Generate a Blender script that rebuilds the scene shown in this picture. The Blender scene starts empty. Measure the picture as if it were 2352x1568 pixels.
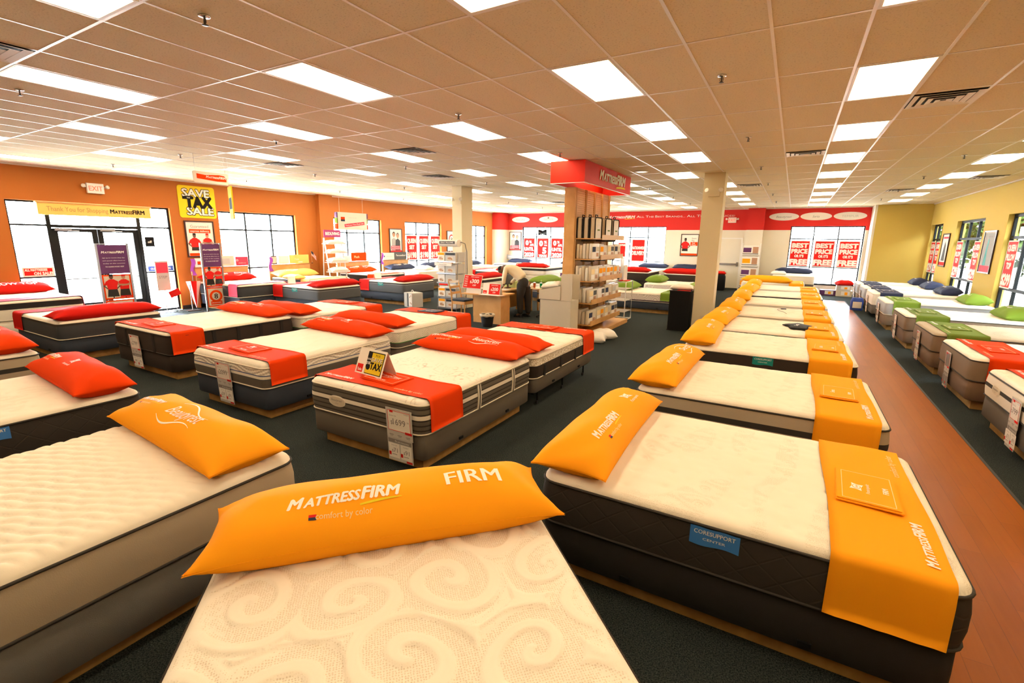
import bpy, math, random
import numpy as np
from mathutils import Matrix, Vector
random.seed(11)
SC = bpy.context.scene
COL = SC.collection
PI = math.pi
# ------------------------------------------------------------------ camera
yaw, pitch, roll, FPX = -0.523321, 0.2091437, 0.0127251, 1096.03
CAMZ, CE = 2.10, 3.64
cyw, syw = math.cos(yaw), math.sin(yaw)
fwd = Vector((syw*math.cos(pitch), cyw*math.cos(pitch), -math.sin(pitch)))
r0 = Vector((cyw, -syw, 0)); u0 = r0.cross(fwd)
rgt = math.cos(roll)*r0 + math.sin(roll)*u0
upv = -math.sin(roll)*r0 + math.cos(roll)*u0
cam = bpy.data.objects.new('camera', bpy.data.cameras.new('camera'))
COL.objects.link(cam)
cam.matrix_world = Matrix(((rgt.x, upv.x, -fwd.x, 0), (rgt.y, upv.y, -fwd.y, 0), (rgt.z, upv.z, -fwd.z, CAMZ), (0, 0, 0, 1)))
cam.data.sensor_width = 36; cam.data.lens = FPX/2352*36
cam.data.clip_start = 0.05; cam.data.clip_end = 300
SC.camera = cam
# ------------------------------------------------------------------ world, exposure
sun = bpy.data.objects.new('sun', bpy.data.lights.new('sun', 'SUN')); COL.objects.link(sun); sun.data.energy = 130; sun.data.color = (1, .96, .9); sun.data.angle = .02
sun.rotation_euler = Vector((0, .5, -.866)).to_track_quat('-Z', 'Y').to_euler()
W_ = bpy.data.worlds.new('world'); SC.world = W_; W_.use_nodes = True
bg = W_.node_tree.nodes['Background']
bg.inputs[0].default_value = (0.84, 0.93, 1.0, 1); bg.inputs[1].default_value = 38.0
SC.view_settings.view_transform = 'Standard'; SC.view_settings.look = 'None'
SC.view_settings.exposure = 0.1; SC.view_settings.gamma = 1.0; SC.view_settings.use_curve_mapping = False
LAMP = (1.0, 0.77, 0.48); LAMP_E = 12.8

# ------------------------------------------------------------------ materials
MT = {}
def mat(name, rgb, rough=0.6, metal=0.0, spec=0.4, bump=None, var=None, emit=None, coat=0, alpha=None):
    """bump=(scale,strength) noise bump; var=(scale,rgb2) noise colour variation"""
    m = bpy.data.materials.new(name); m.use_nodes = True
    nt = m.node_tree; b = nt.nodes['Principled BSDF']
    b.inputs['Base Color'].default_value = (*rgb, 1); b.inputs['Roughness'].default_value = rough
    b.inputs['Metallic'].default_value = metal; b.inputs['Specular IOR Level'].default_value = spec
    if coat: b.inputs['Coat Weight'].default_value = coat
    if emit:
        b.inputs['Emission Color'].default_value = (*emit[0], 1); b.inputs['Emission Strength'].default_value = emit[1]
    if bump or var:
        tc = nt.nodes.new('ShaderNodeTexCoord')
    if bump:
        n = nt.nodes.new('ShaderNodeTexNoise'); n.inputs['Scale'].default_value = bump[0]; n.inputs['Detail'].default_value = 3
        bp = nt.nodes.new('ShaderNodeBump'); bp.inputs['Strength'].default_value = bump[1]; bp.inputs['Distance'].default_value = 0.01
        nt.links.new(tc.outputs['Object'], n.inputs['Vector']); nt.links.new(n.outputs['Fac'], bp.inputs['Height'])
        nt.links.new(bp.outputs['Normal'], b.inputs['Normal'])
    if var:
        n2 = nt.nodes.new('ShaderNodeTexNoise'); n2.inputs['Scale'].default_value = var[0]; n2.inputs['Detail'].default_value = 4
        mx = nt.nodes.new('ShaderNodeMix'); mx.data_type = 'RGBA'
        mx.inputs[6].default_value = (*rgb, 1); mx.inputs[7].default_value = (*var[1], 1)
        nt.links.new(tc.outputs['Object'], n2.inputs['Vector'])
        rr = nt.nodes.new('ShaderNodeMapRange'); rr.inputs[1].default_value = 0.38; rr.inputs[2].default_value = 0.62
        nt.links.new(n2.outputs['Fac'], rr.inputs[0]); nt.links.new(rr.outputs[0], mx.inputs[0])
        nt.links.new(mx.outputs[2], b.inputs['Base Color'])
    MT[name] = m
    return m
mat('cream_fabric', (.80, .74, .66), .85, bump=(260, .12))
mat('cream_border', (.60, .51, .39), .85, bump=(200, .12))
mat('tan_border', (.42, .34, .25), .85, bump=(200, .12))
mat('ivory_border', (.74, .68, .58), .8, bump=(200, .12))
mat('charcoal', (.035, .029, .025), .85, bump=(220, .2))
mat('black_box', (.016, .013, .012), .9, bump=(220, .15))
mat('brown_dark', (.028, .018, .012), .85, bump=(220, .2))
mat('brown_warm', (.16, .10, .062), .85, bump=(220, .15))
mat('brown_mid', (.20, .14, .09), .85, bump=(220, .15))
mat('taupe', (.115, .098, .08), .85, bump=(220, .15))
mat('grey_slate', (.085, .088, .092), .8, bump=(220, .15))
mat('grey_dark', (.045, .048, .055), .85, bump=(220, .15))
mat('grey_mesh', (.17, .16, .15), .7, bump=(400, .35))
mat('grey_light', (.35, .35, .36), .8)
mat('navy_grey', (.03, .04, .06), .85)
mat('plum', (.055, .028, .045), .85)
mat('pip_dark', (.03, .025, .022), .7)
mat('pip_cream', (.62, .56, .46), .7)
mat('pip_green', (.05, .25, .04), .7)
mat('pip_blue', (.07, .10, .22), .7)
mat('plinth_wood', (.42, .24, .075), .6, var=(9, (.33, .18, .05)))
mat('orange', (.90, .345, .010), .8, spec=.1, bump=(500, .05))
mat('redorange', (.72, .048, .002), .8, spec=.08, bump=(500, .05))
mat('red', (.50, .009, .004), .8, spec=.1, bump=(500, .05))
mat('green', (.15, .235, .022), .8, spec=.2, bump=(500, .05))
mat('green_olive', (.115, .165, .014), .8, spec=.2, bump=(500, .05))
mat('navy', (.012, .02, .06), .75, bump=(500, .05))
mat('blue_print', (.03, .07, .35), .7)
mat('yellow_pale', (.85, .50, .12), .75)
mat('ink_white', (.82, .80, .76), .8, spec=.1)
mat('ink_tan', (.80, .62, .34), .8, spec=.1)
mat('ink_black', (.012, .011, .011), .7, spec=.1)
mat('ink_grey', (.25, .23, .22), .7, spec=.1)
mat('ink_yellow', (.72, .55, .02), .6, spec=.1)
mat('ink_red', (.62, .015, .012), .6, spec=.1)
mat('ink_pink', (.72, .05, .09), .6, spec=.1)
mat('paper', (.80, .76, .70), .7)
mat('paper_grey', (.52, .50, .47), .6)
mat('card_tan', (.62, .54, .42), .7)
mat('cardboard_white', (.58, .52, .42), .7)
mat('purple', (.10, .022, .12), .6)
mat('magenta', (.30, .02, .12), .6)
mat('violet', (.28, .05, .45), .6)
mat('teal', (.0, .22, .20), .6)
mat('label_blue', (.045, .20, .60), .6)
mat('skin_dark', (.10, .045, .022), .6)
mat('skin_mid', (.42, .22, .13), .6)
mat('shirt', (.72, .66, .50), .85, bump=(60, .2))
mat('trousers', (.022, .019, .017), .85)
mat('black', (.009, .009, .010), .65, spec=.12)
mat('black_plastic', (.015, .015, .016), .35)
mat('bronze_frame', (.008, .009, .010), .5, spec=.15)
mat('chrome', (.6, .6, .6), .25, metal=1)
mat('steel', (.32, .32, .33), .35, metal=.9)
mat('steel_dark', (.10, .10, .10), .4, metal=.6)
mat('white_metal', (.78, .76, .72), .4)
mat('tbar', (.78, .72, .66), .35, metal=.15)
mat('maple', (.62, .34, .12), .5, var=(4, (.55, .29, .09)))
mat('maple_dark', (.40, .20, .06), .5)
mat('shelf_lip', (.60, .38, .18), .5)
mat('frame_dark', (.030, .010, .010), .35)
mat('wall_orange', (.40, .118, .013), .8, bump=(120, .05))
mat('wall_red', (.55, .011, .006), .75, bump=(120, .05))
mat('wall_yellow', (.52, .37, .075), .8, bump=(120, .05))
mat('wall_cream', (.72, .67, .56), .8, bump=(120, .05))
mat('pillar_paint', (.68, .60, .42), .7, bump=(120, .05))
mat('rubber_base', (.012, .013, .015), .5)
mat('asphalt', (.60, .60, .58), .9)
mat('grass', (.007, .018, .002), .9, spec=.05, var=(3, (.010, .022, .004)))
mat('leaf', (.006, .014, .002), .8, spec=.05, var=(6, (.012, .024, .004)))
mat('bark', (.12, .08, .05), .9)
mat('quilt_bag', (.62, .52, .36), .35, bump=(22, .9))
mat('pack_beige', (.60, .52, .40), .4, bump=(40, .2))
mat('pack_white', (.75, .72, .67), .3, bump=(30, .3))
mat('pillow_white', (.78, .75, .68), .85, bump=(40, .2))
mat('pillow_lime', (.50, .60, .25), .85)
mat('liquid_green', (.0, .25, .08), .15)
mat('liquid_amber', (.45, .10, .03), .15)
mat('plastic_clear', (.75, .76, .76), .15)
mat('canopy_red', (.60, .014, .003), .5, spec=.2)
mat('lamp_head', (.75, .72, .66), .3)
mat('diffuser', (.9, .9, .88), .4, emit=(LAMP, LAMP_E))
mat('fitting_glow', (.9, .9, .88), .4, emit=((1, .85, .65), 1.2))
mat('exit_red', (.8, .03, .02), .5, emit=((1, .12, .06), 1.2))

def glass_mat():
    m = bpy.data.materials.new('window_glass'); m.use_nodes = True; nt = m.node_tree; nt.nodes.clear()
    o = nt.nodes.new('ShaderNodeOutputMaterial'); t = nt.nodes.new('ShaderNodeBsdfTransparent')
    g = nt.nodes.new('ShaderNodeBsdfGlossy'); g.inputs['Roughness'].default_value = .02
    mx = nt.nodes.new('ShaderNodeMixShader'); lw = nt.nodes.new('ShaderNodeLayerWeight'); lw.inputs[0].default_value = .5
    pw = nt.nodes.new('ShaderNodeMath'); pw.operation = 'POWER'; pw.inputs[1].default_value = 5
    ml = nt.nodes.new('ShaderNodeMath'); ml.operation = 'MULTIPLY_ADD'; ml.inputs[1].default_value = .6; ml.inputs[2].default_value = .03
    t.inputs[0].default_value = (.97, .98, .98, 1)
    nt.links.new(lw.outputs['Facing'], pw.inputs[0]); nt.links.new(pw.outputs[0], ml.inputs[0]); nt.links.new(ml.outputs[0], mx.inputs[0])
    nt.links.new(t.outputs[0], mx.inputs[1]); nt.links.new(g.outputs[0], mx.inputs[2])
    nt.links.new(mx.outputs[0], o.inputs[0]); MT['glass'] = m
glass_mat()

def node(nt, t, **k):
    n = nt.nodes.new(t)
    for a, v in k.items(): setattr(n, a, v)
    return n
def mathn(nt, op, a, b=None):
    n = node(nt, 'ShaderNodeMath', operation=op)
    for i, v in enumerate((a, b)):
        if v is None: continue
        if isinstance(v, (int, float)): n.inputs[i].default_value = v
        else: nt.links.new(v, n.inputs[i])
    return n.outputs[0]
def mixc(nt, fac, c1, c2):
    mx = node(nt, 'ShaderNodeMix', data_type='RGBA')
    for i, v in ((0, fac), (6, c1), (7, c2)):
        if isinstance(v, (int, float)): mx.inputs[i].default_value = v
        elif isinstance(v, tuple): mx.inputs[i].default_value = (*v, 1)
        else: nt.links.new(v, mx.inputs[i])
    return mx.outputs[2]
def base_mat(name, rough=.8, spec=.3):
    m = bpy.data.materials.new(name); m.use_nodes = True; nt = m.node_tree; b = nt.nodes['Principled BSDF']
    b.inputs['Roughness'].default_value = rough; b.inputs['Specular IOR Level'].default_value = spec
    tc = node(nt, 'ShaderNodeTexCoord'); MT[name] = m
    return nt, b, tc.outputs['Object']
def nz(nt, vec, scale, detail=3, out='Fac'):
    n = node(nt, 'ShaderNodeTexNoise'); n.inputs['Scale'].default_value = scale; n.inputs['Detail'].default_value = detail
    nt.links.new(vec, n.inputs['Vector']); return n.outputs[out]
def bump_to(nt, b, h, strength, dist=.01, normal=None):
    bp = node(nt, 'ShaderNodeBump'); bp.inputs['Strength'].default_value = strength; bp.inputs['Distance'].default_value = dist
    nt.links.new(h, bp.inputs['Height'])
    if normal is not None: nt.links.new(normal, bp.inputs['Normal'])
    nt.links.new(bp.outputs[0], b.inputs['Normal']); return bp.outputs[0]

# carpet: dark teal loop pile
nt, b, v = base_mat('carpet', .95, .1)
f1 = nz(nt, v, 130, 4); f2 = nz(nt, v, 9, 4); rr = node(nt, 'ShaderNodeMapRange'); rr.inputs[1].default_value = .36; rr.inputs[2].default_value = .64; nt.links.new(f1, rr.inputs[0]); f1 = rr.outputs[0]
c = mixc(nt, f1, (.008, .013, .014), (.062, .076, .072))
c = mixc(nt, mathn(nt, 'MULTIPLY', f2, .5), c, (.018, .027, .030))
nt.links.new(c, b.inputs['Base Color']); bump_to(nt, b, f1, .6)
# wood aisle: planks along Y
nt, b, v = base_mat('wood_aisle', .30, .08)
mp = node(nt, 'ShaderNodeMapping'); mp.inputs['Rotation'].default_value = (0, 0, PI/2); nt.links.new(v, mp.inputs['Vector'])
br = node(nt, 'ShaderNodeTexBrick'); nt.links.new(mp.outputs[0], br.inputs['Vector'])
br.inputs['Scale'].default_value = 1; br.inputs['Brick Width'].default_value = 1.2; br.inputs['Row Height'].default_value = .125
br.inputs['Mortar Size'].default_value = .0012; br.inputs['Color1'].default_value = (.30, .082, .009, 1); br.inputs['Color2'].default_value = (.24, .062, .007, 1)
br.inputs['Mortar'].default_value = (.10, .035, .012, 1)
mp2 = node(nt, 'ShaderNodeMapping'); mp2.inputs['Scale'].default_value = (14, 1.2, 1); nt.links.new(v, mp2.inputs['Vector'])
g = nz(nt, mp2.outputs[0], 2.2, 5)
c = mixc(nt, mathn(nt, 'MULTIPLY', g, .55), br.outputs['Color'], (.38, .115, .013))
nt.links.new(c, b.inputs['Base Color']); bump_to(nt, b, br.outputs['Fac'], .15, .004)
# ceiling tile
nt, b, v = base_mat('ceiling_tile', .9, .1)
f = nz(nt, v, 70, 5); rr = node(nt, 'ShaderNodeMapRange'); rr.inputs[1].default_value = .57; rr.inputs[2].default_value = .68
nt.links.new(f, rr.inputs[0]); c = mixc(nt, rr.outputs[0], (.70, .60, .41), (.54, .45, .29))
nt.links.new(c, b.inputs['Base Color']); bump_to(nt, b, f, .25)
nt, b, v = base_mat('charcoal_quilt', .85)
sp = node(nt, 'ShaderNodeSeparateXYZ'); nt.links.new(v, sp.inputs[0]); t = mathn(nt, 'ADD', sp.outputs[0], sp.outputs[1])
w1 = mathn(nt, 'ABSOLUTE', mathn(nt, 'SINE', mathn(nt, 'MULTIPLY', mathn(nt, 'ADD', t, mathn(nt, 'MULTIPLY', sp.outputs[2], 1.3)), 16)))
w2 = mathn(nt, 'ABSOLUTE', mathn(nt, 'SINE', mathn(nt, 'MULTIPLY', mathn(nt, 'SUBTRACT', t, mathn(nt, 'MULTIPLY', sp.outputs[2], 1.3)), 16)))
h = mathn(nt, 'MINIMUM', mathn(nt, 'MULTIPLY', mathn(nt, 'MINIMUM', w1, w2), 6), 1.0)
nt.links.new(mixc(nt, h, (.040, .032, .027), (.034, .028, .024)), b.inputs['Base Color']); bump_to(nt, b, h, .28, .008)
# wave knit for deep mattress sides
nt, b, v = base_mat('wave_knit', .85)
sp = node(nt, 'ShaderNodeSeparateXYZ'); nt.links.new(v, sp.inputs[0])
t = mathn(nt, 'ADD', sp.outputs[0], sp.outputs[1])
w1 = mathn(nt, 'SINE', mathn(nt, 'ADD', mathn(nt, 'MULTIPLY', sp.outputs[2], 150), mathn(nt, 'MULTIPLY', mathn(nt, 'SINE', mathn(nt, 'MULTIPLY', t, 9)), 5.5)))
w2 = mathn(nt, 'SINE', mathn(nt, 'MULTIPLY', t, 130)); w3 = mathn(nt, 'SINE', mathn(nt, 'MULTIPLY', sp.outputs[2], 130))
h = mathn(nt, 'ADD', w1, mathn(nt, 'MULTIPLY', mathn(nt, 'MULTIPLY', w2, w3), .5))
rr = node(nt, 'ShaderNodeMapRange'); rr.inputs[1].default_value = -1.2; rr.inputs[2].default_value = .8; nt.links.new(h, rr.inputs[0])
nt.links.new(mixc(nt, rr.outputs[0], (.50, .44, .37), (.78, .72, .63)), b.inputs['Base Color']); bump_to(nt, b, h, .5, .004)
# chevron knit
nt, b, v = base_mat('chevron_knit', .85)
sp = node(nt, 'ShaderNodeSeparateXYZ'); nt.links.new(v, sp.inputs[0])
t = mathn(nt, 'ADD', sp.outputs[0], sp.outputs[1])
pp = mathn(nt, 'PINGPONG', mathn(nt, 'ADD', t, 10), .14)
w1 = mathn(nt, 'SINE', mathn(nt, 'MULTIPLY', mathn(nt, 'ADD', sp.outputs[2], pp), 190))
rr = node(nt, 'ShaderNodeMapRange'); rr.inputs[1].default_value = -1; rr.inputs[2].default_value = .3; nt.links.new(w1, rr.inputs[0])
nt.links.new(mixc(nt, rr.outputs[0], (.58, .52, .40), (.80, .75, .64)), b.inputs['Base Color']); bump_to(nt, b, w1, .5, .004)
# swirl knit (warped rings)
nt, b, v = base_mat('swirl_knit', .85)
vo = node(nt, 'ShaderNodeTexVoronoi'); vo.inputs['Scale'].default_value = 3.2; nt.links.new(v, vo.inputs['Vector'])
w1 = mathn(nt, 'SINE', mathn(nt, 'MULTIPLY', vo.outputs['Distance'], 60))
rr = node(nt, 'ShaderNodeMapRange'); rr.inputs[1].default_value = -.6; rr.inputs[2].default_value = .6; nt.links.new(w1, rr.inputs[0])
nt.links.new(mixc(nt, rr.outputs[0], (.52, .45, .42), (.74, .68, .62)), b.inputs['Base Color'])
# pebble knit
nt, b, v = base_mat('pebble_knit', .85)
f = nz(nt, v, 75, 2)
rr = node(nt, 'ShaderNodeMapRange'); rr.inputs[1].default_value = .42; rr.inputs[2].default_value = .58; nt.links.new(f, rr.inputs[0])
nt.links.new(mixc(nt, rr.outputs[0], (.42, .33, .22), (.82, .76, .66)), b.inputs['Base Color']); bump_to(nt, b, f, .5, .006)
# mattress top with stored pattern attributes: 'pat' = knitted honeycomb areas, 'ink' = embroidered lines
def top_mat(name, rgb, cell_rgb, ink_rgb, cell_scale=95, cell_strength=.45):
    nt, b, v = base_mat(name, .85)
    a = node(nt, 'ShaderNodeAttribute'); a.attribute_name = 'pat'; a2 = node(nt, 'ShaderNodeAttribute'); a2.attribute_name = 'ink'
    vo = node(nt, 'ShaderNodeTexVoronoi'); vo.inputs['Scale'].default_value = cell_scale; vo.inputs['Randomness'].default_value = .35; nt.links.new(v, vo.inputs['Vector'])
    fine = nz(nt, v, 300, 2)
    rr = node(nt, 'ShaderNodeMapRange'); rr.inputs[1].default_value = .18; rr.inputs[2].default_value = .42; nt.links.new(vo.outputs['Distance'], rr.inputs[0])
    inv = mathn(nt, 'SUBTRACT', 1, rr.outputs[0])
    cell = mathn(nt, 'MULTIPLY', inv, a.outputs['Fac'])
    c = mixc(nt, cell, rgb, cell_rgb); c = mixc(nt, a2.outputs['Fac'], c, ink_rgb)
    nt.links.new(c, b.inputs['Base Color'])
    h = mathn(nt, 'SUBTRACT', mathn(nt, 'MULTIPLY', fine, .12), mathn(nt, 'MULTIPLY', cell, 1.0))
    bump_to(nt, b, h, cell_strength, .006)
top_mat('top_scroll', (.82, .76, .67), (.70, .61, .49), (.5, .4, .3), 105, .4)
top_mat('top_plain', (.80, .74, .64), (.62, .54, .43), (.55, .47, .38), 170, .35)
top_mat('top_vine', (.80, .75, .68), (.78, .72, .63), (.40, .33, .27), 120, .3)
top_mat('top_wave', (.80, .75, .66), (.66, .59, .49), (.5, .43, .35), 110, .4)
top_mat('top_tan', (.42, .34, .24), (.34, .27, .19), (.42, .34, .25), 60, .6)

# ------------------------------------------------------------------ mesh builder
class MB:
    def __init__(s): s.v = []; s.f = []; s.m = []; s.ms = []; s.sm = []
    def mi(s, m):
        m = MT[m] if isinstance(m, str) else m
        if m not in s.ms: s.ms.append(m)
        return s.ms.index(m)
    def add(s, vs, fs, m, M=None, smooth=False):
        o = len(s.v)
        for p in vs: s.v.append(tuple(M @ Vector(p)) if M is not None else tuple(p))
        k = s.mi(m)
        for f in fs: s.f.append(tuple(i+o for i in f)); s.m.append(k); s.sm.append(smooth)
        return s
    def box(s, x0, x1, y0, y1, z0, z1, m, M=None):
        vs = [(x, y, z) for z in (z0, z1) for y in (y0, y1) for x in (x0, x1)]
        fs = [(0, 2, 3, 1), (4, 5, 7, 6), (0, 1, 5, 4), (2, 6, 7, 3), (0, 4, 6, 2), (1, 3, 7, 5)]
        return s.add(vs, fs, m, M)
    def quad(s, a, b, c, d, m, M=None): return s.add([a, b, c, d], [(0, 1, 2, 3)], m, M)
    def loft(s, rings, m, M=None, closed=True, smooth=True, caps=False):
        n = len(rings[0]); vs = [p for r in rings for p in r]; fs = []
        for i in range(len(rings)-1):
            for j in range(n if closed else n-1):
                k = (j+1) % n; fs.append((i*n+j, i*n+k, (i+1)*n+k, (i+1)*n+j))
        s.add(vs, fs, m, M, smooth)
        if caps:
            s.add(list(rings[0]), [tuple(range(n-1, -1, -1))], m, M); s.add(list(rings[-1]), [tuple(range(n))], m, M)
        return s
    def tube(s, path, r, m, M=None, n=8, closed=False, rs=None, caps=True):
        P = [Vector(p) for p in path]; N = len(P); rings = []
        for i, p in enumerate(P):
            a = P[(i-1) % N] if (closed or i > 0) else p; c = P[(i+1) % N] if (closed or i < N-1) else p
            t = (c-a).normalized() if (c-a).length > 1e-9 else Vector((0, 0, 1))
            ref = Vector((0, 0, 1)) if abs(t.z) < .95 else Vector((1, 0, 0))
            u = t.cross(ref).normalized(); w = u.cross(t); rr = rs[i] if rs else r
            rings.append([tuple(p + rr*(math.cos(2*PI*k/n)*u + math.sin(2*PI*k/n)*w)) for k in range(n)])
        if closed: rings.append(rings[0])
        s.loft(rings, m, M, True, True)
        if caps and not closed:
            s.add(rings[0], [tuple(range(n-1, -1, -1))], m, M); s.add(rings[-1], [tuple(range(n))], m, M)
        return s
    def lathe(s, prof, m, M=None, n=20, smooth=True):
        return s.loft([[(r*math.cos(2*PI*k/n), r*math.sin(2*PI*k/n), z) for k in range(n)] for r, z in prof], m, M, True, smooth, True)
    def disc(s, cx, cy, rx, ry, z, m, M=None, n=28):
        return s.add([(cx+rx*math.cos(2*PI*k/n), cy+ry*math.sin(2*PI*k/n), z) for k in range(n)], [tuple(range(n))], m, M)
    def ball(s, c, rx, ry, rz, m, M=None, n=12, k=8):
        rings = []
        for i in range(k+1):
            a = -PI/2 + PI*i/k; q = max(math.cos(a), .02)
            rings.append([(c[0]+rx*q*math.cos(2*PI*j/n), c[1]+ry*q*math.sin(2*PI*j/n), c[2]+rz*math.sin(a)) for j in range(n)])
        return s.loft(rings, m, M, True, True, True)
    def build(s, name, parent=None, M=None):
        me = bpy.data.meshes.new(name); me.from_pydata(s.v, [], s.f)
        for m in s.ms: me.materials.append(m)
        me.polygons.foreach_set('material_index', s.m); me.polygons.foreach_set('use_smooth', s.sm); me.update()
        o = bpy.data.objects.new(name, me); COL.objects.link(o)
        if parent is not None: o.parent = parent
        if M is not None: o.matrix_basis = M
        return o
def tag(o, label, cat, group=None, kind=None):
    o['label'] = label; o['category'] = cat
    if group: o['group'] = group
    if kind: o['kind'] = kind
    return o
def thing(name, label, cat, M=None, group=None):
    o = bpy.data.objects.new(name, None); COL.objects.link(o); o.empty_display_size = .1
    if M is not None: o.matrix_basis = M
    return tag(o, label, cat, group)
def struct(o, label=None):
    o['kind'] = 'structure'
    if label: o['label'] = label
    return o
def sempty(name):
    o = bpy.data.objects.new(name, None); COL.objects.link(o); o.empty_display_size = .1; o['kind'] = 'structure'; return o
def T(x, y, z): return Matrix.Translation((x, y, z))
def RZ(d): return Matrix.Rotation(math.radians(d), 4, 'Z')
def RX(d): return Matrix.Rotation(math.radians(d), 4, 'X')
def RY(d): return Matrix.Rotation(math.radians(d), 4, 'Y')
ORD = ['first', 'second', 'third', 'fourth', 'fifth', 'sixth', 'seventh', 'eighth', 'ninth', 'tenth', 'eleventh', 'twelfth', 'thirteenth', 'fourteenth', 'fifteenth']

# ------------------------------------------------------------------ text
_tc = {}
def glyphs(s, bold=0.0, shear=0.0):
    k = (s, bold, shear)
    if k not in _tc:
        cu = bpy.data.curves.new('t', 'FONT'); cu.body = s; cu.size = 1; cu.offset = bold; cu.shear = shear; cu.resolution_u = 2
        ob = bpy.data.objects.new('t', cu); COL.objects.link(ob)
        me = bpy.data.meshes.new_from_object(ob.evaluated_get(bpy.context.evaluated_depsgraph_get()))
        vs = np.array([tuple(v.co) for v in me.vertices]).reshape(-1, 3); fs = [tuple(p.vertices) for p in me.polygons]
        bpy.data.objects.remove(ob); bpy.data.curves.remove(cu); bpy.data.meshes.remove(me)
        _tc[k] = (vs, fs, (vs[:, 0].min() if len(vs) else 0, vs[:, 0].max() if len(vs) else .3))
    return _tc[k]
def text_geo(runs, size, bold=.02, shear=0., fit=None, sy=1.0):
    """runs: string or [(string, rel size)]; returns verts centred in x, baseline y=0"""
    if isinstance(runs, str): runs = [(runs, 1.0)]
    V = []; F = []; x = 0
    offs = [(0, 0)] if bold <= .004 else [(-bold, 0), (bold, 0)] if bold < .03 else [(-bold, 0), (bold, 0), (0, -bold*.7), (0, bold*.7)] if bold < .06 else [(bold*math.cos(t), bold*math.sin(t)) for t in [k*PI/4 for k in range(8)]]
    for s, q in runs:
        vs, fs, (a, b_) = glyphs(s, 0, shear)
        if len(vs):
            for kk, (ox, oy) in enumerate(offs):
                w = vs.copy(); w[:, 0] = (w[:, 0]-a+ox)*q + x; w[:, 1] = (w[:, 1]+oy)*q; w[:, 2] = kk*.00012/size
                o0 = sum(len(t_) for t_ in V); F += [tuple(i+o0 for i in f) for f in fs]; V.append(w)
        x += (b_-a)*q + (.075 if not shear else .02)*q + bold*.8
        if s.endswith(' '): x += .30*q
    V = np.concatenate(V)*size; wd = V[:, 0].max()-V[:, 0].min(); V[:, 0] -= (V[:, 0].max()+V[:, 0].min())/2
    if fit: V[:, 0] *= fit/wd
    V[:, 1] *= sy
    return V, F
def put_text(mb, M, runs, size, m, x=0, y=0, rot=0, warp=None, lift=.0015, **k):
    V, F = text_geo(runs, size, **k)
    c, s_ = math.cos(math.radians(rot)), math.sin(math.radians(rot))
    P = [(x+a*c-b_*s_, y+a*s_+b_*c, zz) for a, b_, zz in V]
    P = [(p[0], p[1], (warp(p[0], p[1]) if warp else 0)+lift+p[2]) for p in P]
    mb.add(P, F, m, M)
BRAND = [('M', 1.0), ('ATTRESS', .78), ('FIRM', 1.06)]
def put_brand(mb, M, size, m, x=0, y=0, rot=0, warp=None, sub=False, swoosh='ink_yellow', lift=.0015, fit=None):
    put_text(mb, M, BRAND, size, m, x, y, rot, warp, lift, bold=.045, shear=.25, fit=fit)
    V, _ = text_geo(BRAND, size, bold=.045, shear=.25, fit=fit); w = V[:, 0].max()
    c, s_ = math.cos(math.radians(rot)), math.sin(math.radians(rot))
    def tr(a, b_): p = (x+a*c-b_*s_, y+a*s_+b_*c); return (p[0], p[1], (warp(*p) if warp else 0)+lift)
    if swoosh:
        n = 8; up = [tr(w*(.25+.75*i/n), -size*(.12+.10*(1-i/n)**1.5)+size*.05*math.sin(i/n*PI)) for i in range(n+1)]
        dn = [tr(w*(.25+.75*i/n), -size*(.17+.14*(1-i/n)**1.5)) for i in range(n+1)]
        mb.add(up+dn, [(i, i+1, n+2+i, n+1+i) for i in range(n)], swoosh, M)
    if sub:
        q = size*.55
        for (a0, mm) in ((0, 'ink_red'), (.5, 'navy')):
            mb.add([tr(-w*.62+q*.0, -size*.75+q*.5*(1-a0)-q*.25), tr(-w*.62+q*.7, -size*.75+q*.5*(1-a0)-q*.25), tr(-w*.62+q*.7, -size*.75+q*.5*(1-a0)), tr(-w*.62, -size*.75+q*.5*(1-a0))], [(0, 1, 2, 3)], mm, M)
        p = (x+(-w*.02)*c-(-size*.72)*s_, y+(-w*.02)*s_+(-size*.72)*c)
        put_text(mb, M, 'comfort by color', size*.42, 'ink_tan', p[0], p[1], rot, warp, lift, bold=0)
def put_wavelogo(mb, M, word, size, m, x, y, rot=0, warp=None, lift=.0015, fit=None):
    """cursive word between two flowing lines"""
    put_text(mb, M, word, size, m, x, y, rot, warp, lift, bold=.005, shear=.35, fit=fit)
    V, _ = text_geo(word, size, bold=.005, shear=.35, fit=fit); w = V[:, 0].max()
    c, s_ = math.cos(math.radians(rot)), math.sin(math.radians(rot))
    def tr(a, b_): p = (x+a*c-b_*s_, y+a*s_+b_*c); return (p[0], p[1], (warp(*p) if warp else 0)+lift)
    for sg in (1, -1):
        n = 14; up = []; dn = []
        for i in range(n+1):
            u = i/n; xx = w*(-1.0+2.1*u) if sg > 0 else w*(-1.15+2.1*u)
            yy = (size*.95+size*.28*math.sin(u*2*PI*.9) - size*.25*u) if sg > 0 else (-size*.30-size*.20*math.sin(u*2*PI*.9)-size*.1*u)
            th = size*.045*math.sin(PI*max(.08, min(.95, u)))
            up.append(tr(xx, yy+th)); dn.append(tr(xx, yy-th))
        mb.add(up+dn, [(n+1+i, n+2+i, i+1, i) for i in range(n)], m, M)
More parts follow.
